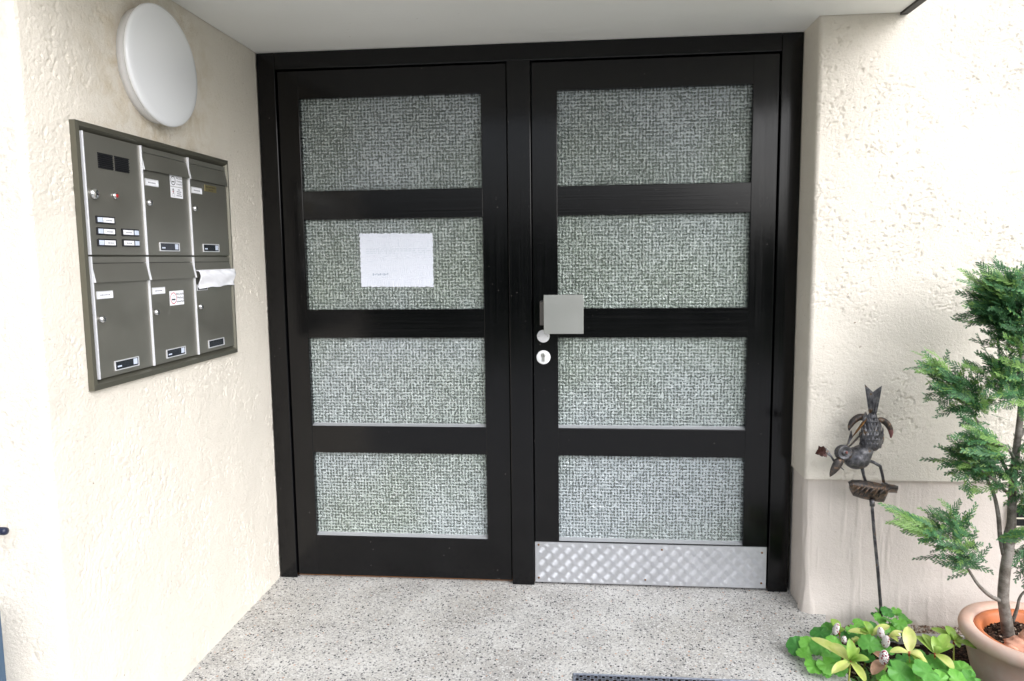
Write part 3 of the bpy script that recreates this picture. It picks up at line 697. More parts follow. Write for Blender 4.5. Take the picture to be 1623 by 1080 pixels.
# crumpled paper sticking out of the lower right box
b = MB(); nu, nv = 40, 16; vs = []
for i in range(nu + 1):
    for j in range(nv + 1):
        u_, v_ = i / nu, j / nv
        y = -.570 + .246 * u_ + (.004 * math.sin(9 * v_) if i in (0, nu) else 0)
        z = 1.287 - .052 * v_ + .004 * u_ * (1 - v_) - .004 * (1 - u_) * v_ + .0015 * math.sin(13 * u_ + 4 * v_) * v_
        x = .0225 + .008 * math.sin(v_ * 5.5) * .5 + .002 * math.sin(7 * u_ + 6 * v_) * v_ + .002 * math.sin(19 * u_ - 9 * v_) + .004
        vs.append((x, y, z))
b.add(vs, [(i * (nv + 1) + j, (i + 1) * (nv + 1) + j, (i + 1) * (nv + 1) + j + 1, i * (nv + 1) + j + 1) for i in range(nu) for j in range(nv)], 0, True)
b.add([(.016, -.572, 1.290), (.016, -.322, 1.290), (.0275, -.322, 1.291), (.0275, -.572, 1.287)], [(0, 1, 2, 3)])
o = b.build('folded_paper', [M['paper'], M['black']]); sm = o.modifiers.new('s', 'SOLIDIFY'); sm.thickness = .0012
tag(o, 'crumpled white paper poking out of the lower right mailbox', 'paper')
b = MB(); b.box(FACE, FACE + .002, -.563, -.500, 1.2245, 1.2345); b.build('slot_shadow_gap', M['black'], m5)

# ------------------------------------------------------------------ round wall lamp
lamp = empty('wall_lamp', (0, -.735, 1.887), 'round white opal wall lamp above the mailboxes', 'lamp')
ry = Matrix.Rotation(R_(90), 4, 'Y')
b = MB(); b.lathe([(.160, 0), (.160, .03), (.155, .032)], Matrix.Translation((-.003, -.735, 1.888)) @ ry, 64)
b.build('lamp_base', M['lampbase'], lamp)
b = MB(); pr_ = [(.150, .030), (.178, .033), (.1825, .037), (.1838, .042), (.1825, .046), (.177, .049)]
for k in range(1, 12):
    t = k / 11; pr_.append((.177 * (1 - t) + .0001, .049 + .012 * (1 - (1 - t) ** 2)))
b.lathe(pr_, Matrix.Translation((0, -.735, 1.887)) @ ry, 72, sx=.925, sy=1.01)
b.build('lamp_shade', M['opal'], lamp)

# ================================================================== shoe scraper grate
gr = empty('scraper_grate', ((gx0 + gx1) / 2, (gy0 + gy1) / 2, 0), 'galvanised shoe scraper grate with honeycomb mesh sunk in the floor', 'grate')
b = MB(); t = .0065
b.box(gx0 + .001, gx1 - .001, gy1 - t, gy1 - .001, -.003, .003); b.box(gx0 + .001, gx1 - .001, gy0 + .001, gy0 + t, -.003, .003)
b.box(gx0 + .001, gx0 + t, gy0 + t, gy1 - t, -.003, .003); b.box(gx1 - t, gx1 - .001, gy0 + t, gy1 - t, -.003, .003)
b.build('grate_frame', M['galv'], gr, bevel=.001)
b = MB(); cw, chh = .0235, .0165
ny_ = int((gy1 - gy0 - 2 * t) / chh)
for j in range(ny_):
    y = gy1 - t - (j + .5) * chh; x = gx0 + t + (j % 2) * cw / 2 - cw / 2
    while x < gx1 - t:
        P_ = [(x, y), (x + cw * .18, y + chh / 2), (x + cw * .5, y + chh / 2), (x + cw * .68, y), (x + cw, y)]
        for k in range(4):
            a, c_ = P_[k], P_[k + 1]
            if min(a[0], c_[0]) < gx0 + t or max(a[0], c_[0]) > gx1 - t: continue
            for sgn in ((1, -1) if k < 3 else (1,)):
                A = Vector((a[0], y + (a[1] - y) * sgn, -.002)); B_ = Vector((c_[0], y + (c_[1] - y) * sgn, -.002)); dx = (B_ - A).normalized(); nn = Vector((-dx.y, dx.x, 0)) * .0009
                b.add([A - nn, B_ - nn, B_ + nn, A + nn, A - nn + Vector((0, 0, .0025)), B_ - nn + Vector((0, 0, .0025)), B_ + nn + Vector((0, 0, .0025)), A + nn + Vector((0, 0, .0025))],
                      [(4, 5, 6, 7), (0, 1, 5, 4), (3, 7, 6, 2)])
        x += cw
b.build('honeycomb_mesh', M['galv'], gr)

# ------------------------------------------------------------------ small things at the left edge
b = MB(); b.tube([(-.9, -1.325, .7), (-.082, -1.325, .6965), (-.077, -1.325, .6965), (-.0755, -1.325, .6965)], [.0095, .0095, .008, .003], 16)
b.tube([(-.2, -1.325, .697), (-.2, -1.26, .697)], .006, 10)
tag(b.build('handrail', mat('dark_blue_rail', (.01, .015, .04), .35)), 'dark handrail end on the outer wall at left photo edge', 'handrail')
b = MB(); b.box(-.150, -.082, -1.385, -1.357, -.12, .52); b.add([(-.150, -1.385, .52), (-.082, -1.385, .52), (-.082, -1.357, .52), (-.150, -1.357, .52), (-.116, -1.37, .54)], [(0, 1, 4), (1, 2, 4), (2, 3, 4), (3, 0, 4)])
tag(b.build('post', M['blue'], bevel=.003), 'short slate blue post at the bottom left photo edge', 'post')

# ------------------------------------------------------------------ cellar vent
v = empty('cellar_vent', (2.9, FY, .37), 'cream metal cellar vent in the plinth behind the tree', 'vent')
b = MB(); vx0, vx1, vz0, vz1 = 2.779, 3.02, .338, .44; y_ = FY + .008
b.box(vx0, vx1, y_ - .008, y_, vz0 - .001, vz0 + .012); b.box(vx0, vx1, y_ - .008, y_, vz1 - .012, vz1); b.box(vx0, vx0 + .014, y_ - .008, y_, vz0 + .012, vz1 - .012); b.box(vx1 - .014, vx1, y_ - .008, y_, vz0 + .012, vz1 - .012)
b.build('vent_frame', M['ventm'], v, bevel=.001)
b = MB(); b.box(vx0 + .014, vx1 - .014, y_ - .0042, y_ - .002, vz0 + .038, vz0 + .043)
for k in range(1, 6): b.box(vx0 + .014 + k * .036, vx0 + .0175 + k * .036, y_ - .0046, y_ - .0015, vz0 + .012, vz1 - .012)
b.build('vent_bars', M['ventm'], v)
b = MB(); b.box(vx0 + .01, vx1 - .01, y_ - .001, y_ + .004, vz0 + .01, vz1 - .01); b.build('vent_opening', M['gap'], v)

# ================================================================== BIRD ON A STAKE
BY = -.27
bird = empty('garden_bird', at(1396, 985, BY), 'weathered metal bird garden stake bending down with a rose by the plinth', 'garden ornament')
Z3 = lambda X_, Y_, dy=0.0: at(1280 + X_ / 5.14, 600 + Y_ / 5.14, BY + dy)
K = (Z3(100, 100) - Z3(0, 100)).length / 100      # metres per zoomed pixel
b = MB(); b.tube([Z3(525, 985), Z3(528, 1080), at(1386, 850, BY), at(1391, 900, BY), at(1396, 962, BY), at(1398, 1010, BY)], .0055, 12); b.tube([Z3(524, 985), Z3(527, 1040)], .0085, 12)
b.build('stake', M['rust'], bird)
# curled bark perch
def strip(name, mb, rows, mi=0): # rows of 3d points -> skin
    n_ = len(rows[0]); vs = [p for r in rows for p in r]
    mb.add(vs, [(i * n_ + j, (i + 1) * n_ + j, (i + 1) * n_ + j + 1, i * n_ + j + 1) for i in range(len(rows) - 1) for j in range(n_ - 1)], mi, True)
b = MB(); rows = []
top = [(330, 845), (365, 826), (440, 832), (520, 842), (590, 858), (650, 862), (700, 868), (738, 880)]
bot = [(345, 905), (370, 952), (440, 975), (500, 988), (560, 1000), (620, 1005), (650, 925), (728, 928)]
for i in range(8):
    t_, b_ = top[i], bot[i]; row = []
    for j in range(13):
        s = j / 12; a = s * math.pi
        X_ = t_[0] * (1 - s) + b_[0] * s; Y_ = t_[1] * (1 - s) + b_[1] * s
        ridge = .0022 * math.sin(s * 9 + i * 2.4)
        row.append(Z3(X_, Y_, -.034 * math.sin(a) + .02 * math.cos(a) * -1 + ridge))
    rows.append(row)
def densify(rows, k=4):
    out = []
    for i in range(len(rows) - 1):
        for q in range(k):
            t = q / k; out.append([a.lerp(c_, t) for a, c_ in zip(rows[i], rows[i + 1])])
    out.append(rows[-1]); return out
rows = densify(rows)
for i, r in enumerate(rows):
    for j, p in enumerate(r): p.y -= .0025 * abs(math.sin(i * .9 + j * .35)); 
strip('p', b, rows)
for k in range(6): # raised feather barbs across the bark
    X_ = 400 + k * 40; b.tube([Z3(X_ - 25, 945 + k * 4, -.040), Z3(X_, 905 + k * 4, -.046), Z3(X_ + 45, 862 + k * 2, -.034)], [.001, .0026, .001], 6)
o = b.build('bark_perch', M['rust_pale'], bird); sm = o.modifiers.new('s', 'SOLIDIFY'); sm.thickness = .0016
b = MB()
b.tube([Z3(445, 735), Z3(456, 785), Z3(470, 835)], [.0062, .0052, .0052], 10); b.build('leg', M['rust'], bird)
b = MB(); b.tube([Z3(490, 668, .005), Z3(540, 685), Z3(592, 716, -.002), Z3(608, 780), Z3(622, 855)], [.0065, .0055, .0055, .005, .005], 10)
b.tube([Z3(622, 852), Z3(650, 858, -.012)], [.004, .002], 8); b.tube([Z3(622, 852), Z3(600, 862, -.015)], [.004, .002], 8); b.build('leg', M['rust'], bird)
# body: chest ball, back mass, continuous via skin of lofted rings
def loft(mb, rings, n_=20, mi=0, depth=1.0):
    """rings: (X, Y, half-width px, axis angle deg, dy, depthratio) along the body in zoomed px"""
    vs = []
    for (X_, Y_, hw, ang, dy, dr) in rings:
        c_ = Z3(X_, Y_, dy); a = R_(ang); u_ = Vector((math.cos(a), 0, -math.sin(a)))
        for k in range(n_):
            q = 2 * math.pi * k / n_; vs.append(c_ + u_ * math.cos(q) * hw * K + Vector((0, 1, 0)) * math.sin(q) * hw * K * dr)
    mb.add(vs, [(i * n_ + k, i * n_ + (k + 1) % n_, (i + 1) * n_ + (k + 1) % n_, (i + 1) * n_ + k) for i in range(len(rings) - 1) for k in range(n_)] + [tuple(range(n_))[::-1], tuple((len(rings) - 1) * n_ + k for k in range(n_))], mi, True)
b = MB()
loft(b, [(518, 285, 10, 0, 0, .8), (520, 320, 34, 2, 0, .7), (524, 370, 54, 4, 0, .75), (526, 430, 72, 4, -.002, .8), (528, 490, 80, 6, -.004, .85), (524, 540, 72, 10, -.005, .9), (514, 575, 48, 12, -.005, .9), (506, 592, 14, 12, -.005, .9)], 28)
b.ball(Z3(398, 650, -.012), 112 * K, 98 * K, 93 * K, n=30, bumpf=lambda d: 1 + .012 * math.sin(d.x * 7 + d.z * 4))
loft(b, [(500, 560, 50, 40, -.010, .9), (455, 600, 78, 40, -.012, .9), (400, 640, 90, 40, -.012, .9)], 20)
body = b.build('body', M['rust'], bird)
b = MB(); rr = random.Random(4)     # overlapping pressed feathers on the back
for r_ in range(7):
    t = r_ / 6; X0 = 520 + 4 * math.sin(t * 3); Y0 = 345 + 215 * t; hw = 40 + 46 * math.sin(min(1, t * 1.15) * math.pi * .62)
    for k in range(7):
        s = (k / 6 * 2 - 1) + rr.uniform(-.06, .06) + (.08 if r_ % 2 else -.08); s = max(-1.02, min(1.02, s))
        px_ = X0 + s * hw; dep = -.0 - K * hw * .92 * math.sqrt(max(0, 1 - s * s)) - .002
        base = Z3(px_, Y0 + 10, dep - .001); tip = Z3(px_ + s * 9 + rr.uniform(-3, 3), Y0 - 62, dep + .0006)
        w_ = 15 * K; ax = (tip - base); sd_ = Vector((1, .6 * s, 0)).normalized() * w_; mid = base.lerp(tip, .5) + Vector((0, -.0018, 0))
        b.add([base - sd_ * .7, base + sd_ * .7, mid + sd_, tip, mid - sd_, mid + Vector((0, -.0022, 0))], [(0, 1, 5), (1, 2, 5), (2, 3, 5), (3, 4, 5), (4, 0, 5)])
o = b.build('back_feathers', M['rust'], body); o.modifiers.new('s', 'SOLIDIFY').thickness = .0008
b = MB(); b.plate([Z3(505, 330), Z3(492, 240), Z3(478, 140), Z3(465, 48), Z3(498, 80), Z3(533, 112), Z3(567, 85), Z3(605, 60), Z3(590, 150), Z3(572, 240), Z3(552, 330)], .003)
for p_ in ((475, 60), (595, 70)): b.tube([Z3(528, 330, -.002), Z3((p_[0] + 528) / 2, 200, -.003), Z3(p_[0] + (8 if p_[0] < 500 else -8), p_[1] + 20, -.002)], [.0022, .0018, .0008], 6)
b.tube([Z3(530, 330, -.003), Z3(533, 125, -.003)], [.002, .001], 6)
b.build('tail', M['rust'], bird)
def horn(pts, rad, mats=M['rust'], red=False, nm='wing'):
    q = MB(); P_ = [Z3(*p) for p in pts]; out = []; ro = []
    for i in range(len(P_) - 1):
        for k in range(5):
            t = k / 5; p0 = P_[max(i - 1, 0)]; p3 = P_[min(i + 2, len(P_) - 1)]
            t2, t3 = t * t, t * t * t
            out.append(.5 * ((2 * P_[i]) + (-p0 + P_[i + 1]) * t + (2 * p0 - 5 * P_[i] + 4 * P_[i + 1] - p3) * t2 + (-p0 + 3 * P_[i] - 3 * P_[i + 1] + p3) * t3)); ro.append(rad[i] * (1 - t) + rad[i + 1] * t)
    out.append(P_[-1]); ro.append(rad[-1])
    q.tube(out, [x * .88 for x in ro], 14)
    if red:
        n_ = len(q.f)
        for i in range(n_):
            c_ = sum((Vector(q.v[k]) for k in q.f[i]), Vector()) / len(q.f[i])
            if c_.z < Z3(0, 412).z: q.mi[i] = 1
    return q.build(nm, [mats, M['tipred']], bird)
horn([(500, 330, .0), (460, 318, .01), (415, 318, .012), (370, 350, .01), (345, 390, .006), (337, 425, .0)], [.013, .014, .0135, .0125, .009, .002], M['rust_pale'])
horn([(560, 350, .0), (600, 340, .006), (640, 362, .008), (668, 400, .006), (680, 445, .002), (678, 485, 0)], [.009, .012, .0125, .0115, .0085, .002], M['rust_pale'], True)
b = MB(); b.tube([Z3(478, 325, -.012), Z3(440, 380, -.02), Z3(400, 432, -.024), Z3(362, 482, -.02)], [.006, .008, .0065, .002], 10, flat=.5); b.build('plume', M['bronze'], bird)
for P_ in ([(475, 275, 0), (468, 310, -.012), (455, 350, -.02)], [(355, 425, -.004), (352, 480, -.014), (330, 530, -.02), (308, 560, -.02)], [(440, 445, -.016), (400, 495, -.026), (350, 545, -.026), (310, 575, -.022)]):
    n_ = len(P_); b = MB(); b.tube([Z3(*p) for p in P_], [.002] + [.0075] * (n_ - 2) + [.004], 8, flat=.35); b.build('plume', M['rust_pale'] if P_[0][0] == 440 else M['rust'], bird)
b = MB(); hc = Z3(300, 612, -.040)
b.ball(hc + Vector((0, .012, 0)), .030, .020, .028, mi=0); 
o = b.build('head', M['rust'], bird)
b = MB(); yx = Matrix.Rotation(R_(90), 4, 'X') @ Matrix.Rotation(R_(8), 4, 'Y')
b.lathe([(.024, -.004), (.024, .001), (.022, .003), (.019, .001), (.008, .0005), (.0001, .0005)], Matrix.Translation(Z3(302, 606, -.060)) @ yx, 32)
b.lathe([(.010, 0), (.0095, .003), (.005, .005), (.0001, .0055)], Matrix.Translation(Z3(302, 606, -.0605)) @ yx, 20, 1); b.ball(Z3(318, 604, -.067), .0042, .004, .0048, mi=2, n=10)
b.build('eye', [M['rust'], M['rust'], M['tipred']], o)
b = MB(); loft(b, [(288, 648, 16, 60, -.046, .9), (272, 660, 34, 45, -.048, .7), (252, 685, 40, 40, -.050, .6), (230, 720, 38, 38, -.052, .5), (208, 755, 29, 35, -.053, .45), (190, 785, 15, 33, -.053, .45), (181, 802, 2, 30, -.053, .5)], 18)
b.build('beak', M['rust_pale'], o)
b = MB(); b.tube([Z3(215, 672, -.045), Z3(195, 640, -.045), Z3(172, 605, -.045), Z3(150, 570, -.045)], [.0042, .0036, .0028, .0012], 8)
b.tube([Z3(240, 690, -.045), Z3(270, 725, -.045), Z3(297, 746, -.045)], [.0035, .0022, .0012], 8)
b.plate([Z3(188, 640, -.048), Z3(160, 612, -.052), Z3(150, 568, -.05), Z3(175, 592, -.048)], .0012); b.plate([Z3(195, 645, -.044), Z3(165, 625, -.05), Z3(140, 605, -.05), Z3(160, 603, -.046)], .0012)
for k in range(9): # ragged petals
    a = R_(k * 40); c_ = Z3(112, 596, -.045); r_ = .014 + .004 * (k % 3)
    d = Vector((math.cos(a), -.4 + .3 * (k % 2), math.sin(a))); s_ = Vector((-math.sin(a), .3, math.cos(a)))
    b.plate([c_ + s_ * .003, c_ + d * r_ * .6 + s_ * .009, c_ + d * r_, c_ + d * r_ * .7 - s_ * .008, c_ - s_ * .003], .001, 1)
b.plate([Z3(90, 548, -.05), Z3(112, 560, -.055), Z3(104, 590, -.056), Z3(84, 580, -.05)], .001, 1)
b.plate([Z3(100, 600, -.05), Z3(135, 600, -.05), Z3(160, 645, -.045), Z3(125, 632, -.05)], .001, 1)
b.build('rose', [M['rust'], M['rose']], bird)

# ================================================================== POT AND CYPRESS
PC = Vector((2.682, -.53, 0)); RZ = .142
pot = empty('flower_pot', (PC.x, PC.y, -.075), 'large pale terracotta pot holding the cypress at right edge', 'flower pot')
b = MB(); b.lathe([(.150, -.10), (.165, -.06), (.192, .05), (.200, .095), (.207, .099), (.215, .110), (.218, .124), (.214, .137), (.204, RZ), (.186, RZ), (.176, .136), (.172, .12), (.168, .05), (.150, -.05)], Matrix.Translation(PC), 72)
b.build('pot_body', M['terracotta'], pot)
b = MB(); b.lathe([(.160, .05), (.171, .118), (.1735, .128), (.170, .131), (.158, .130), (.150, .120), (.145, .06)], Matrix.Translation(PC), 64, closed_end=False)
b.build('inner_pot', M['orange_pot'], pot)
b = MB(); n_ = 60; vs = []; rr = random.Random(3)
for i in range(26):
    for k in range(n_):
        r_ = .152 * i / 25; a = 2 * math.pi * k / n_; vs.append((PC.x + r_ * math.cos(a), PC.y + r_ * math.sin(a), .088 + rr.uniform(-.004, .004) + .008 * math.sin(a * 2 + r_ * 30)))
b.add(vs, [(i * n_ + k, i * n_ + (k + 1) % n_, (i + 1) * n_ + (k + 1) % n_, (i + 1) * n_ + k) for i in range(25) for k in range(n_)])
def chips(b, cnt, fn, mi_range, smin=.004, smax=.011, seed=1):
    rr = random.Random(seed)
    for _ in range(cnt):
        c_ = fn(rr); s = rr.uniform(smin, smax); M4 = Matrix.Translation(c_) @ Euler((rr.uniform(-.6, .6), rr.uniform(-.6, .6), rr.uniform(0, 6))).to_matrix().to_4x4()
        b.box(-s, s, -s * rr.uniform(.25, .6), s * .4, -s * .2, s * .2, rr.choice(mi_range), M4)
def inpot(rr): r_ = .148 * math.sqrt(rr.random()); a = rr.uniform(0, 6.28); return Vector((PC.x + r_ * math.cos(a), PC.y + r_ * math.sin(a), .0945))
chips(b, 900, inpot, [2, 2, 2, 2, 2, 0, 0, 1], .002, .008)
b.build('potting_soil', [M['soil'], M['chip'], M['chipd']], pot)
# litter in the bed
b = MB(); chips(b, 1300, lambda r: Vector((r.uniform(2.11, 2.9), r.uniform(-.95, -.24), -.066)), [1, 1, 1, 0, 1], .002, .008, 9)
tag(b.build('bark_litter', [M['chip'], M['chipd']]), 'dark bark chips scattered over the soil bed', 'bark', kind='stuff')
# clay ornament lying in the pot
b = MB(); co = at(1618, 1024, -.60)
b.ball(co + Vector((.02, .01, -.006)), .062, .034, .030, n=28, bumpf=lambda d: 1 + .07 * math.sin(d.x * 9 + d.z * 7) + .05 * math.sin(d.y * 14 + d.x * 5) + .04 * math.sin(d.z * 23))
b.ball(co + Vector((-.030, -.004, -.012)), .020, .022, .020, n=18, bumpf=lambda d: 1 + .10 * math.sin(d.x * 8 + d.y * 9)); b.ball(co + Vector((.03, .01, .02)), .03, .025, .026, n=20, bumpf=lambda d: 1 + .08 * math.sin(d.x * 11 + d.z * 9))
tag(b.build('clay_ornament', M['clay']), 'rough orange clay figure lying on the soil in the pot', 'garden ornament')

TY = -.47
tree = empty('cypress_tree', at(1597, 1000, TY), 'small potted cypress with feathery green foliage at the right', 'tree')
tp = [(1597, 1018, 0, .0225), (1597, 998, 0, .0185), (1592, 965, 0, .0170), (1590, 945, 0, .0165), (1593, 905, 0, .0158), (1597, 880, .0, .0155), (1600, 850, .01, .0175), (1603, 830, .01, .0135), (1604, 800, .01, .0125), (1606, 760, .01, .0115), (1610, 720, .0, .011), (1615, 680, 0, .0095), (1618, 640, 0, .0085), (1617, 590, 0, .008), (1622, 540, 0, .007), (1630, 480, 0, .005), (1640, 440, .0, .003), (1648, 415, 0, .0015)]
b = MB()
def smooth_path(pts):
    out = []; rad = []
    for i in range(len(pts) - 1):
        for k in range(4):
            t = k / 4; p0 = pts[max(i - 1, 0)]; p3 = pts[min(i + 2, len(pts) - 1)]; t2, t3 = t * t, t ** 3
            out.append(tuple(.5 * ((2 * pts[i][c]) + (-p0[c] + pts[i + 1][c]) * t + (2 * p0[c] - 5 * pts[i][c] + 4 * pts[i + 1][c] - p3[c]) * t2 + (-p0[c] + 3 * pts[i][c] - 3 * pts[i + 1][c] + p3[c]) * t3) for c in range(4)))
    out.append(pts[-1]); return out
def limb(b, pts, n_=12, mi=0):
    sp = smooth_path(pts); b.tube([at(p[0], p[1], TY + p[2]) for p in sp], [max(.0006, p[3]) for p in sp], n_, mi); return sp
limb(b, tp, 16)
branches = [
    [(1590, 953, 0, .008), (1575, 948, -.01, .0065), (1560, 937, -.02, .006), (1546, 921, -.03, .005), (1530, 895, -.035, .0035), (1505, 862, -.04, .0025), (1470, 838, -.04, .0015), (1440, 826, -.04, .001)],
    [(1592, 880, 0, .009), (1585, 850, .02, .007), (1582, 815, .03, .0065), (1572, 775, .03, .005), (1550, 740, .02, .003), (1520, 715, .0, .0015)],
    [(1606, 765, 0, .006), (1590, 735, .0, .0055), (1575, 708, .0, .005), (1556, 678, .0, .0042), (1540, 655, -.01, .0035), (1520, 625, -.02, .0025), (1495, 600, -.02, .0012)],
    [(1618, 640, 0, .005), (1605, 610, -.02, .003), (1590, 585, -.03, .002), (1575, 575, -.03, .001)],
    [(1622, 545, 0, .005), (1600, 515, .0, .0035), (1575, 490, 0, .0025), (1545, 470, 0, .001)],
    [(1632, 460, 0, .004), (1608, 450, 0, .003), (1585, 446, 0, .001)],
    [(1600, 862, 0, .010), (1615, 852, -.01, .0085), (1630, 838, -.02, .0075), (1655, 810, -.03, .005), (1690, 780, -.03, .003), (1730, 760, -.03, .001)],
    [(1605, 985, 0, .006), (1612, 965, -.01, .005), (1616, 948, -.012, .004), (1626, 936, -.012, .0035), (1650, 920, -.01, .002)],
    [(1612, 700, 0, .006), (1640, 660, 0, .004), (1680, 630, 0, .003), (1720, 610, 0, .001)],
    [(1618, 590, 0, .006), (1650, 550, 0, .004), (1690, 520, 0, .003), (1720, 500, 0, .001)],
    [(1605, 790, 0, .006), (1580, 765, -.03, .004), (1555, 745, -.05, .003), (1525, 730, -.06, .001)],
    [(1610, 735, 0, .006), (1600, 715, -.05, .004), (1585, 705, -.09, .003), (1560, 700, -.11, .001)]]
for br in branches: limb(b, br, 10)
b.build('trunk', M['bark'], tree)

FOL = {'v': [], 'f': [], 'm': []}
rr = random.Random(21)
def blade(p, d, nrm, L, w_, mi):
    """one flat scale-leaf shoot: thin kite"""
    s = d.cross(nrm).normalized() * w_; o = len(FOL['v'])
    FOL['v'] += [p - s * .35, p + s * .35, p + d * L * .55 + s, p + d * L, p + d * L * .55 - s]
    FOL['f'] += [(o, o + 1, o + 2, o + 3, o + 4)]; FOL['m'].append(mi)
def spray(p, d, nrm, L, depth, tone):
    """flat fern-like cypress spray"""
    d = d.normalized(); nrm = (nrm - d * nrm.dot(d)).normalized(); side = d.cross(nrm)
    step = .0062 if depth == 2 else .0040
    n_ = max(3, int(L / step)); cur = p.copy(); dr = d.copy()
    for i in range(n_):
        t = i / n_; nxt = cur + dr * step
        mi = min(2, max(0, tone + (1 if t > .72 and rr.random() < .75 else 0)))
        blade(cur, dr, nrm, step * 1.5, .0010, mi)
        for sg in ((1, -1) if depth < 2 else ((1,) if i % 2 else (-1,))):
            ll = (L * .40 if depth == 2 else .0095) * (1 - t * .72) * rr.uniform(.75, 1.15) * (.45 + .55 * min(1, t * 4))
            sd2 = (dr * .88 + side * sg * .50 + nrm * rr.uniform(-.12, .12)).normalized()
            if depth == 2: spray(cur, sd2, nrm, ll, 1, tone + (1 if rr.random() < .22 else 0))
            else: blade(cur, sd2, nrm, ll, .00095, min(2, mi))
        cur = nxt; dr = (dr + Vector((0, 0, -.010)) + Vector((rr.uniform(-.03, .03), rr.uniform(-.03, .03), rr.uniform(-.03, .03)))).normalized()
def clump(path, cnt, out, Lr, spread=.5, thick=.045, tones=(0, 0, 0, 1, 1, 2)):
    P_ = [Vector(p) for p in path]
    for _ in range(int(cnt * 2.4)):
        t = rr.random() ** .8 * (len(P_) - 1); i = min(int(t), len(P_) - 2); p = P_[i].lerp(P_[i + 1], t - i)
        p = p + Vector((rr.gauss(0, thick * .4), rr.gauss(0, thick * .5), rr.gauss(0, thick * .4)))
        tang = (P_[-1] - P_[0]).normalized()
        d = (tang * rr.uniform(.3, 1) + Vector(out) * .6 + Vector((rr.gauss(0, spread), rr.gauss(0, spread * .9), rr.gauss(0, spread * .75)))).normalized()
        nrm = Vector((rr.gauss(0, .4), rr.uniform(-1, -.3), rr.uniform(.3, 1)))
        spray(p, d, nrm, rr.uniform(*Lr) * 1.12, 2, rr.choice(tones))
A = lambda px, py, dy=0: at(px, py, TY + dy)
clump([A(1545, 900, -.03), A(1530, 880, -.035), A(1505, 860, -.04), A(1490, 850, -.04)], 34, (-.1, -.2, .0), (.045, .085), .55, .05)
clump([A(1500, 850, -.04), A(1470, 836, -.04), A(1455, 830, -.04)], 12, (-.8, -.1, .12), (.05, .095), .22, .03, (1, 1, 2))
clump([A(1545, 850, -.03), A(1530, 840, -.03), A(1500, 825, -.03)], 18, (-.2, -.2, .35), (.05, .08), .4, .03, (0, 1, 1, 2))
clump([A(1575, 855, -.03), A(1600, 845, -.05)], 4, (.6, -.2, .1), (.06, .085), .15, .006, (1, 2))
clump([A(1580, 760, .01), A(1555, 740, .0), A(1530, 725, -.01)], 42, (-.25, -.2, -.05), (.05, .09), .5, .06)
clump([A(1600, 720, -.06), A(1580, 705, -.08), A(1555, 692, -.09)], 17, (-.6, -.2, .08), (.06, .10), .28, .035, (0, 1, 1, 2))
clump([A(1610, 735, -.04), A(1640, 720, -.04), A(1690, 700, -.03)], 34, (.1, -.3, .0), (.05, .09), .6, .07)
clump([A(1560, 655, .0), A(1535, 630, -.01), A(1510, 605, -.02)], 62, (-.25, -.15, .05), (.05, .085), .5, .065, (0, 0, 0, 1, 1, 2))
clump([A(1510, 595, -.02), A(1490, 585, -.02)], 10, (-.6, 0, .15), (.05, .08), .25, .03, (1, 2))
clump([A(1620, 640, -.01), A(1600, 600, -.03), A(1585, 580, -.03)], 60, (-.15, -.2, .0), (.05, .09), .6, .065)
clump([A(1606, 745, -.03), A(1585, 735, -.04), A(1560, 728, -.04)], 26, (-.35, -.3, .0), (.05, .08), .45, .05, (0, 0, 1, 1))
clump([A(1622, 700, -.03), A(1630, 760, -.03), A(1640, 790, -.03)], 26, (-.1, -.3, .0), (.05, .08), .5, .05, (0, 0, 1, 1))
clump([A(1630, 640, 0), A(1665, 625, 0), A(1710, 610, 0)], 50, (.3, -.1, 0), (.05, .09), .6, .08)
clump([A(1620, 545, 0), A(1600, 510, 0), A(1580, 485, 0)], 95, (-.45, -.1, .0), (.05, .09), .42, .06, (0, 0, 0, 0, 1))
clump([A(1640, 530, 0), A(1620, 480, 0), A(1605, 460, 0)], 60, (-.4, -.1, .0), (.05, .08), .4, .06, (0, 0, 0, 1, 1))
clump([A(1612, 505, 0), A(1595, 475, 0), A(1580, 465, 0)], 36, (-.6, -.1, -.1), (.06, .11), .33, .05, (0, 0, 1, 1, 2))
clump([A(1625, 565, -.05), A(1610, 545, -.06)], 8, (-.4, -.3, .1), (.05, .07), .3, .02, (1, 2))
clump([A(1640, 470, 0), A(1612, 455, 0), A(1600, 450, 0)], 12, (-.6, 0, -.05), (.05, .09), .33, .04, (0, 1, 1, 2))
clump([A(1635, 540, 0), A(1670, 510, 0), A(1668, 480, 0), A(1660, 450, 0)], 50, (.3, -.1, .0), (.05, .09), .6, .08)
clump([A(1625, 850, -.0), A(1630, 880, .02), A(1640, 900, .02)], 16, (-.25, .0, -.5), (.05, .07), .45, .03, (0, 0, 0))
clump([A(1650, 815, -.03), A(1700, 780, -.03)], 30, (.2, -.1, 0), (.05, .09), .6, .07)
b = MB(); b.v = [tuple(x) for x in FOL['v']]; b.f = FOL['f']; b.mi = FOL['m']; b.sm = [False] * len(b.f)
b.build('foliage', [M['cyp1'], M['cyp2'], M['cyp3']], tree)
print('foliage faces', len(b.f))

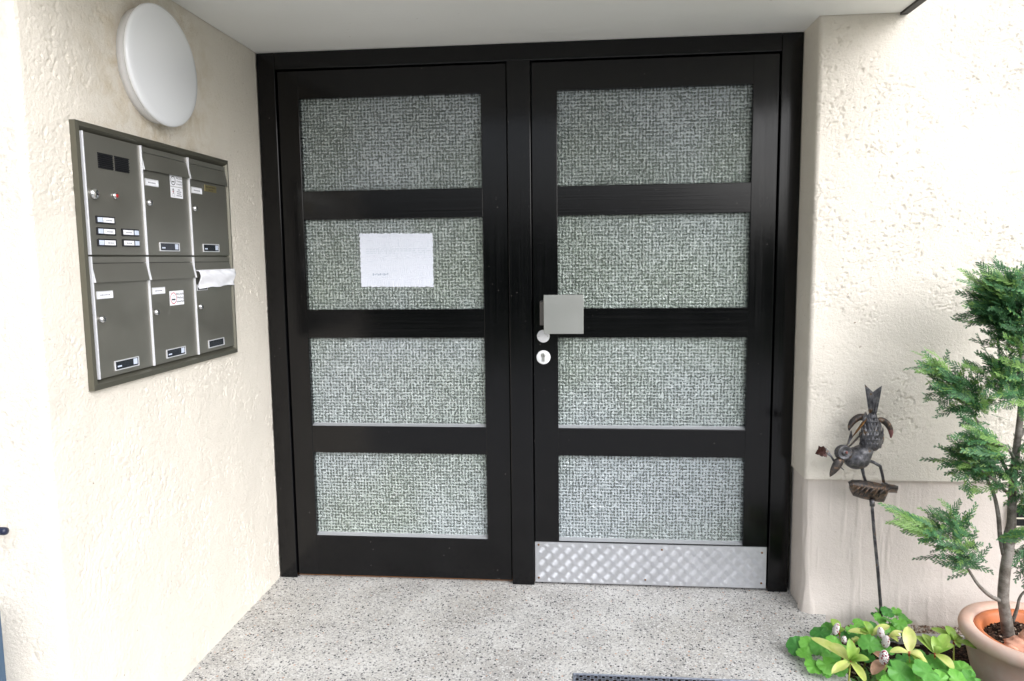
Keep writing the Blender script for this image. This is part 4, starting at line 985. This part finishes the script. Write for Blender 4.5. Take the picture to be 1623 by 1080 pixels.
# ================================================================== BED PLANTS
def zat(px, py, z): return at(px, py, z, 2)
rr = random.Random(5)
def ger_leaf(b, c_, r, nrm, rot, mi, lobes=5):
    nrm = nrm.normalized(); u_ = nrm.cross(Vector((0.2, 1, 0.1))).normalized(); v_ = nrm.cross(u_)
    n_ = 60; vs = [c_ - nrm * r * .02]; fs = []
    def pol(a):
        q = (a * lobes / (2 * math.pi)) % 1; notch = .42 * math.exp(-((min(q, 1 - q)) / .085) ** 2); sc = .06 * abs(math.sin(a * lobes * 2.5))
        gap = .55 * math.exp(-((math.atan2(math.sin(a - math.pi), math.cos(a - math.pi))) / .22) ** 2) if True else 0
        return 1 - notch * .32 - sc * .8 - gap * .7
    for ring_ in (.5, 1.0):
        for k in range(n_):
            a = 2 * math.pi * k / n_; rad = pol(a) * r if ring_ == 1 else r * .5 * (.5 + .5 * pol(a))
            q = (a * lobes / (2 * math.pi)) % 1; fold = (abs(q - .5) * 2) ** 2 * .09 * r * ring_
            vs.append(c_ + (u_ * math.cos(a + rot) + v_ * math.sin(a + rot)) * rad + nrm * (fold - .16 * r * ring_ ** 2 * (.5 + .5 * math.sin(a * 2 + rot)) + .04 * r * math.sin(a * 7) * ring_))
    fs += [(0, 1 + k, 1 + (k + 1) % n_) for k in range(n_)] + [(1 + k, 1 + n_ + k, 1 + n_ + (k + 1) % n_, 1 + (k + 1) % n_) for k in range(n_)]
    b.add(vs, fs, mi, True)
def geranium(label, leaves, group):
    c0 = zat(leaves[0][0], leaves[0][1], .0); c0.z = -.07
    e = empty('leafy_plant', c0, label, 'plant', group); lb = MB(); sb = MB()
    cx = sum(l[0] for l in leaves) / len(leaves); cy = sum(l[1] for l in leaves) / len(leaves); root = zat(cx, cy + 12, -.03)
    for (px, py, r, z) in leaves:
        c_ = zat(px, py, z); rad = r * 1.0 / 480
        nrm = Vector((rr.gauss(0, .28), rr.gauss(-.45, .25), 1)); ger_leaf(lb, c_, rad, nrm, rr.uniform(0, 6.28), rr.choice((0, 0, 1, 1, 2)), rr.choice((4, 5, 5)))
        base = root + Vector((rr.gauss(0, .012), rr.gauss(0, .012), -.05)); sb.tube([base, base.lerp(c_, .55) + Vector((0, 0, -.012)), c_ - Vector((0, 0, .001))], [.0016, .0014, .001], 6)
    lb.build('leaves', [M['ger'], M['ger2'], M['ger3']], e); sb.build('stems', M['ger'], e)
GG = 'broad-leaved green plants in the bed'
geranium('lobed green leaves spilling over the slab edge, leftmost plant of the bed', [(1263, 1024, 17, .035), (1284, 1021, 18, .045), (1275, 1037, 13, .03), (1300, 1003, 17, .05), (1316, 998, 15, .055), (1300, 1024, 17, .05), (1291, 1056, 15, .03), (1311, 1054, 16, .04), (1318, 1040, 15, .045), (1330, 1060, 13, .03), (1322, 1020, 15, .05), (1335, 1030, 14, .05), (1308, 1067, 9, .02)], GG)
geranium('bright green leaf clump at the foot of the bird stake', [(1395, 968, 9, .06), (1407, 970, 12, .075), (1421, 969, 9, .07), (1432, 979, 10, .06), (1395, 980, 11, .06), (1410, 984, 11, .065), (1426, 988, 12, .06), (1417, 997, 12, .045), (1402, 995, 10, .05), (1433, 996, 9, .04), (1436, 1006, 10, .03), (1388, 974, 8, .055), (1440, 985, 7, .05)], GG)
geranium('green lobed leaves between bird stake and yellow shrub, below the wall', [(1352, 1000, 13, .05), (1363, 988, 12, .06), (1347, 1010, 13, .04), (1374, 1000, 13, .055), (1378, 1021, 17, .075), (1392, 1027, 11, .06), (1360, 1012, 13, .04), (1400, 1010, 11, .05), (1386, 992, 10, .05), (1338, 1006, 10, .04), (1408, 1030, 10, .05), (1375, 1040, 12, .03)], GG)
geranium('large scalloped green leaves at the front edge of the bed', [(1427, 1066, 21, .07), (1415, 1052, 12, .05), (1442, 1056, 13, .05), (1470, 1066, 22, .085), (1478, 1048, 14, .06), (1450, 1080, 15, .05), (1456, 1040, 12, .03), (1433, 1044, 12, .04), (1490, 1078, 16, .06), (1400, 1072, 12, .03), (1410, 1084, 14, .05)], GG)
geranium('green rounded leaves in front of the terracotta pot', [(1503, 1062, 16, .05), (1524, 1062, 17, .06), (1518, 1078, 17, .055), (1538, 1076, 15, .05), (1500, 1078, 13, .04), (1546, 1088, 14, .04)], GG)
def ski_leaf(b, base, tip, w_, lift, mi, curl=.012):
    ax = tip - base; L = ax.length; d = ax.normalized(); up = Vector((0, -.35, 1)); side = d.cross(up)
    if side.length < .2: side = Vector((1, 0, 0))
    side.normalize(); up = side.cross(d).normalized(); n_ = 12; vs = []
    if up.z < 0: up = -up
    for i in range(n_ + 1):
        t = i / n_; ww = w_ * 1.3 * (max(0, math.sin(math.pi * t ** 1.15))) ** .6 * .5 + .0006
        c_ = base + ax * t + up * (lift * math.sin(math.pi * t) * .9 - curl * t * t + curl * t)
        for s in (-1, -.5, 0, .5, 1): vs.append(c_ + side * ww * s + up * (abs(s) * ww * .28 - .0012 * (s == 0)) )
    b.add(vs, [(i * 5 + j, i * 5 + j + 1, (i + 1) * 5 + j + 1, (i + 1) * 5 + j) for i in range(n_) for j in range(4)], mi, True)
def flower(b, c_, L, r, ax, red=.12):
    ax = Vector(ax).normalized(); a1 = ax.cross(Vector((0, 1, .1))).normalized(); a2 = ax.cross(a1)
    b.tube([c_ - ax * L * .7, c_, c_ + ax * L * .4], [.0018, .0015, .001], 6, 2)
    n_ = 120
    for k in range(n_):
        t = (k + .5) / n_; h = -L / 2 + L * t; rad = r * 1.2 * math.sqrt(max(.02, 1 - (2 * t - 1) ** 2)) * (1 - .25 * t); a = k * 2.399
        p = c_ + ax * h + (a1 * math.cos(a) + a2 * math.sin(a)) * rad; s = rr.uniform(.0021, .0033)
        b.ball(p, s, s, s, n=6, mi=1 if rr.random() < red else 0)
def skimmia(label, shoots, flowers, group='yellow-green shrublets in the bed'):
    c0 = zat(shoots[0][0], shoots[0][1], .02); c0.z = -.07
    e = empty('flowering_shrub', c0, label, 'shrub', group); lb = MB()
    for (bx, by, bz, tips) in shoots:
        sb = MB(); base = zat(bx, by, bz); foot = base + Vector((rr.uniform(-.02, .02), rr.uniform(0, .03), -(bz + .07)))
        sb.tube([foot, foot.lerp(base, .5) + Vector((.004, 0, 0)), base], [.003, .0026, .002], 8, 0)
        sb.tube([base - Vector((0, 0, .01)), base + Vector((0, 0, .004))], [.003, .0035], 8, 1); sb.build('stem', [M['stem'], M['redstem']], e)
        for (tx, ty, tz, w_, mi) in tips:
            tip = zat(tx, ty, tz); ski_leaf(lb, base, tip, w_, .006, mi)
    lb.build('leaves', [M['ski'], M['ski2'], M['dry']], e)
    for (fx_, fy_, fz_, L, r, red) in flowers:
        fb = MB(); flower(fb, zat(fx_, fy_, fz_), L * 1.5, r * .92, (rr.uniform(-.3, .3), -.35, 1), red); fb.build('flower_cluster', [M['bud'], M['budred'], M['redstem']], e)
skimmia('yellow-green shrublet with long leaves near the slab, leftmost of three',
    [(1348, 1049, .07, [(1285, 1011, .095, .026, 0), (1312, 1020, .09, .028, 0), (1318, 1068, .06, .020, 0), (1378, 1046, .09, .022, 1), (1346, 1012, .14, .022, 1), (1362, 1027, .11, .016, 1), (1338, 1056, .06, .018, 1), (1372, 1082, .05, .020, 0), (1330, 1064, .05, .018, 0), (1364, 1040, .10, .016, 1), (1357, 1060, .05, .012, 1)]),
     (1330, 1003, .05, [(1317, 981, .085, .024, 1), (1337, 996, .06, .015, 1), (1322, 1004, .05, .014, 1)]),
     (1353, 1018, .05, [(1364, 1013, .06, .013, 0), (1350, 1011, .06, .010, 0)])],
    [(1325, 997, .075, .030, .0085, .10), (1338, 1014, .06, .016, .0065, .22)])
skimmia('yellow-green shrublet with white flower clusters, middle one of three',
    [(1381, 1008, .075, [(1344, 1001, .08, .018, 0), (1369, 984, .115, .020, 1), (1410, 992, .10, .020, 0), (1363, 998, .09, .016, 1), (1374, 1016, .06, .014, 0)]),
     (1441, 1035, .09, [(1439, 993, .15, .030, 0), (1410, 1034, .09, .018, 0), (1465, 1045, .08, .022, 0), (1453, 1052, .06, .016, 1), (1471, 1054, .06, .016, 0)]),
     (1400, 1048, .05, [(1382, 1070, .04, .026, 2), (1398, 1066, .03, .018, 0), (1384, 1034, .06, .020, 2)]),
     (1408, 1010, .06, [(1428, 1008, .07, .014, 0), (1424, 1018, .06, .012, 0), (1430, 1002, .07, .012, 0)])],
    [(1396, 1003, .095, .028, .0095, .10), (1404, 1017, .085, .030, .0105, .10), (1401, 1042, .085, .034, .0125, .22), (1423, 1010, .06, .018, .0065, .25)])
skimmia('yellow-green shrublet beside the terracotta pot, rightmost of three',
    [(1482, 1037, .08, [(1451, 1008, .10, .022, 1), (1463, 1005, .105, .022, 1), (1503, 1006, .115, .026, 1), (1511, 1022, .09, .020, 1), (1512, 1062, .06, .024, 0), (1494, 1028, .10, .018, 1), (1480, 1008, .12, .018, 1)]),
     (1512, 1017, .085, [(1499, 992, .12, .022, 1), (1475, 996, .10, .020, 1), (1548, 1029, .095, .020, 1), (1521, 1027, .08, .016, 1), (1523, 1009, .09, .018, 1), (1507, 1004, .11, .016, 1)])],
    [(1476, 1042, .05, .014, .006, .45)])
# white petals litter + grass tuft
e = MB(); rr2 = random.Random(8)
for k in range(85):
    bx, by = rr2.uniform(1330, 1450), rr2.uniform(1078, 1095); base = zat(bx, by, -.06)
    a = rr2.uniform(-.9, .9) - (.9 if bx < 1370 else 0); L = rr2.uniform(.06, .13); dx = Vector((math.sin(a), rr2.uniform(-.6, .3), rr2.uniform(.6, 1.1))).normalized(); pts = []
    for i in range(9):
        t = i / 8; pts.append(base + dx * L * t + Vector((math.sin(a) * .05 * t * t, -.02 * t * t, -.06 * t * t * (1.2 if a < -.6 else .7))))
    vs = []
    sdv = dx.cross(Vector((0, 1, 0))).normalized()
    for i, p in enumerate(pts): ww = .0028 * (1 - (i / 8) ** 2) + .0003; vs += [p - sdv * ww, p + Vector((0, .0007, -.0007)), p + sdv * ww]
    e.add(vs, [(i * 3 + j, i * 3 + j + 1, (i + 1) * 3 + j + 1, (i + 1) * 3 + j) for i in range(8) for j in range(2)], 0, True)
tag(e.build('grass', M['grassm']), 'narrow green grass blades at the front of the bed', 'grass', kind='stuff')

# ================================================================== SURROUNDINGS BEHIND THE CAMERA
def blob_foliage(b, c_, rx, ry, rz, n_, s, rnd, box=False):
    for _ in range(n_):
        if box: p = Vector((rnd.uniform(-rx, rx), rnd.uniform(-ry, ry), rnd.uniform(-rz, rz)))
        else:
            d = Vector((rnd.gauss(0, 1), rnd.gauss(0, 1), rnd.gauss(0, 1))).normalized(); rad = rnd.random() ** .35; p = Vector((d.x * rx, d.y * ry, d.z * rz)) * rad
        u_ = Vector((rnd.gauss(0, 1), rnd.gauss(0, 1), rnd.gauss(0, 1))).normalized(); v_ = u_.orthogonal().normalized(); q = s * rnd.uniform(.6, 1.3)
        p = p + Vector(c_); b.add([p - u_ * q, p + v_ * q * .6, p + u_ * q, p - v_ * q * .6], [(0, 1, 2, 3)])
rnd = random.Random(2)
hd = empty('hedge', (0, -13, -.12), 'clipped green hedge standing across the lawn opposite the door', 'hedge')
b = MB(); blob_foliage(b, (0, -13, .95), 14, .45, 1.1, 9000, .10, rnd, True); b.box(-14, 14, -13.3, -12.7, -.12, 1.8); b.build('foliage', M['hedge'], hd)
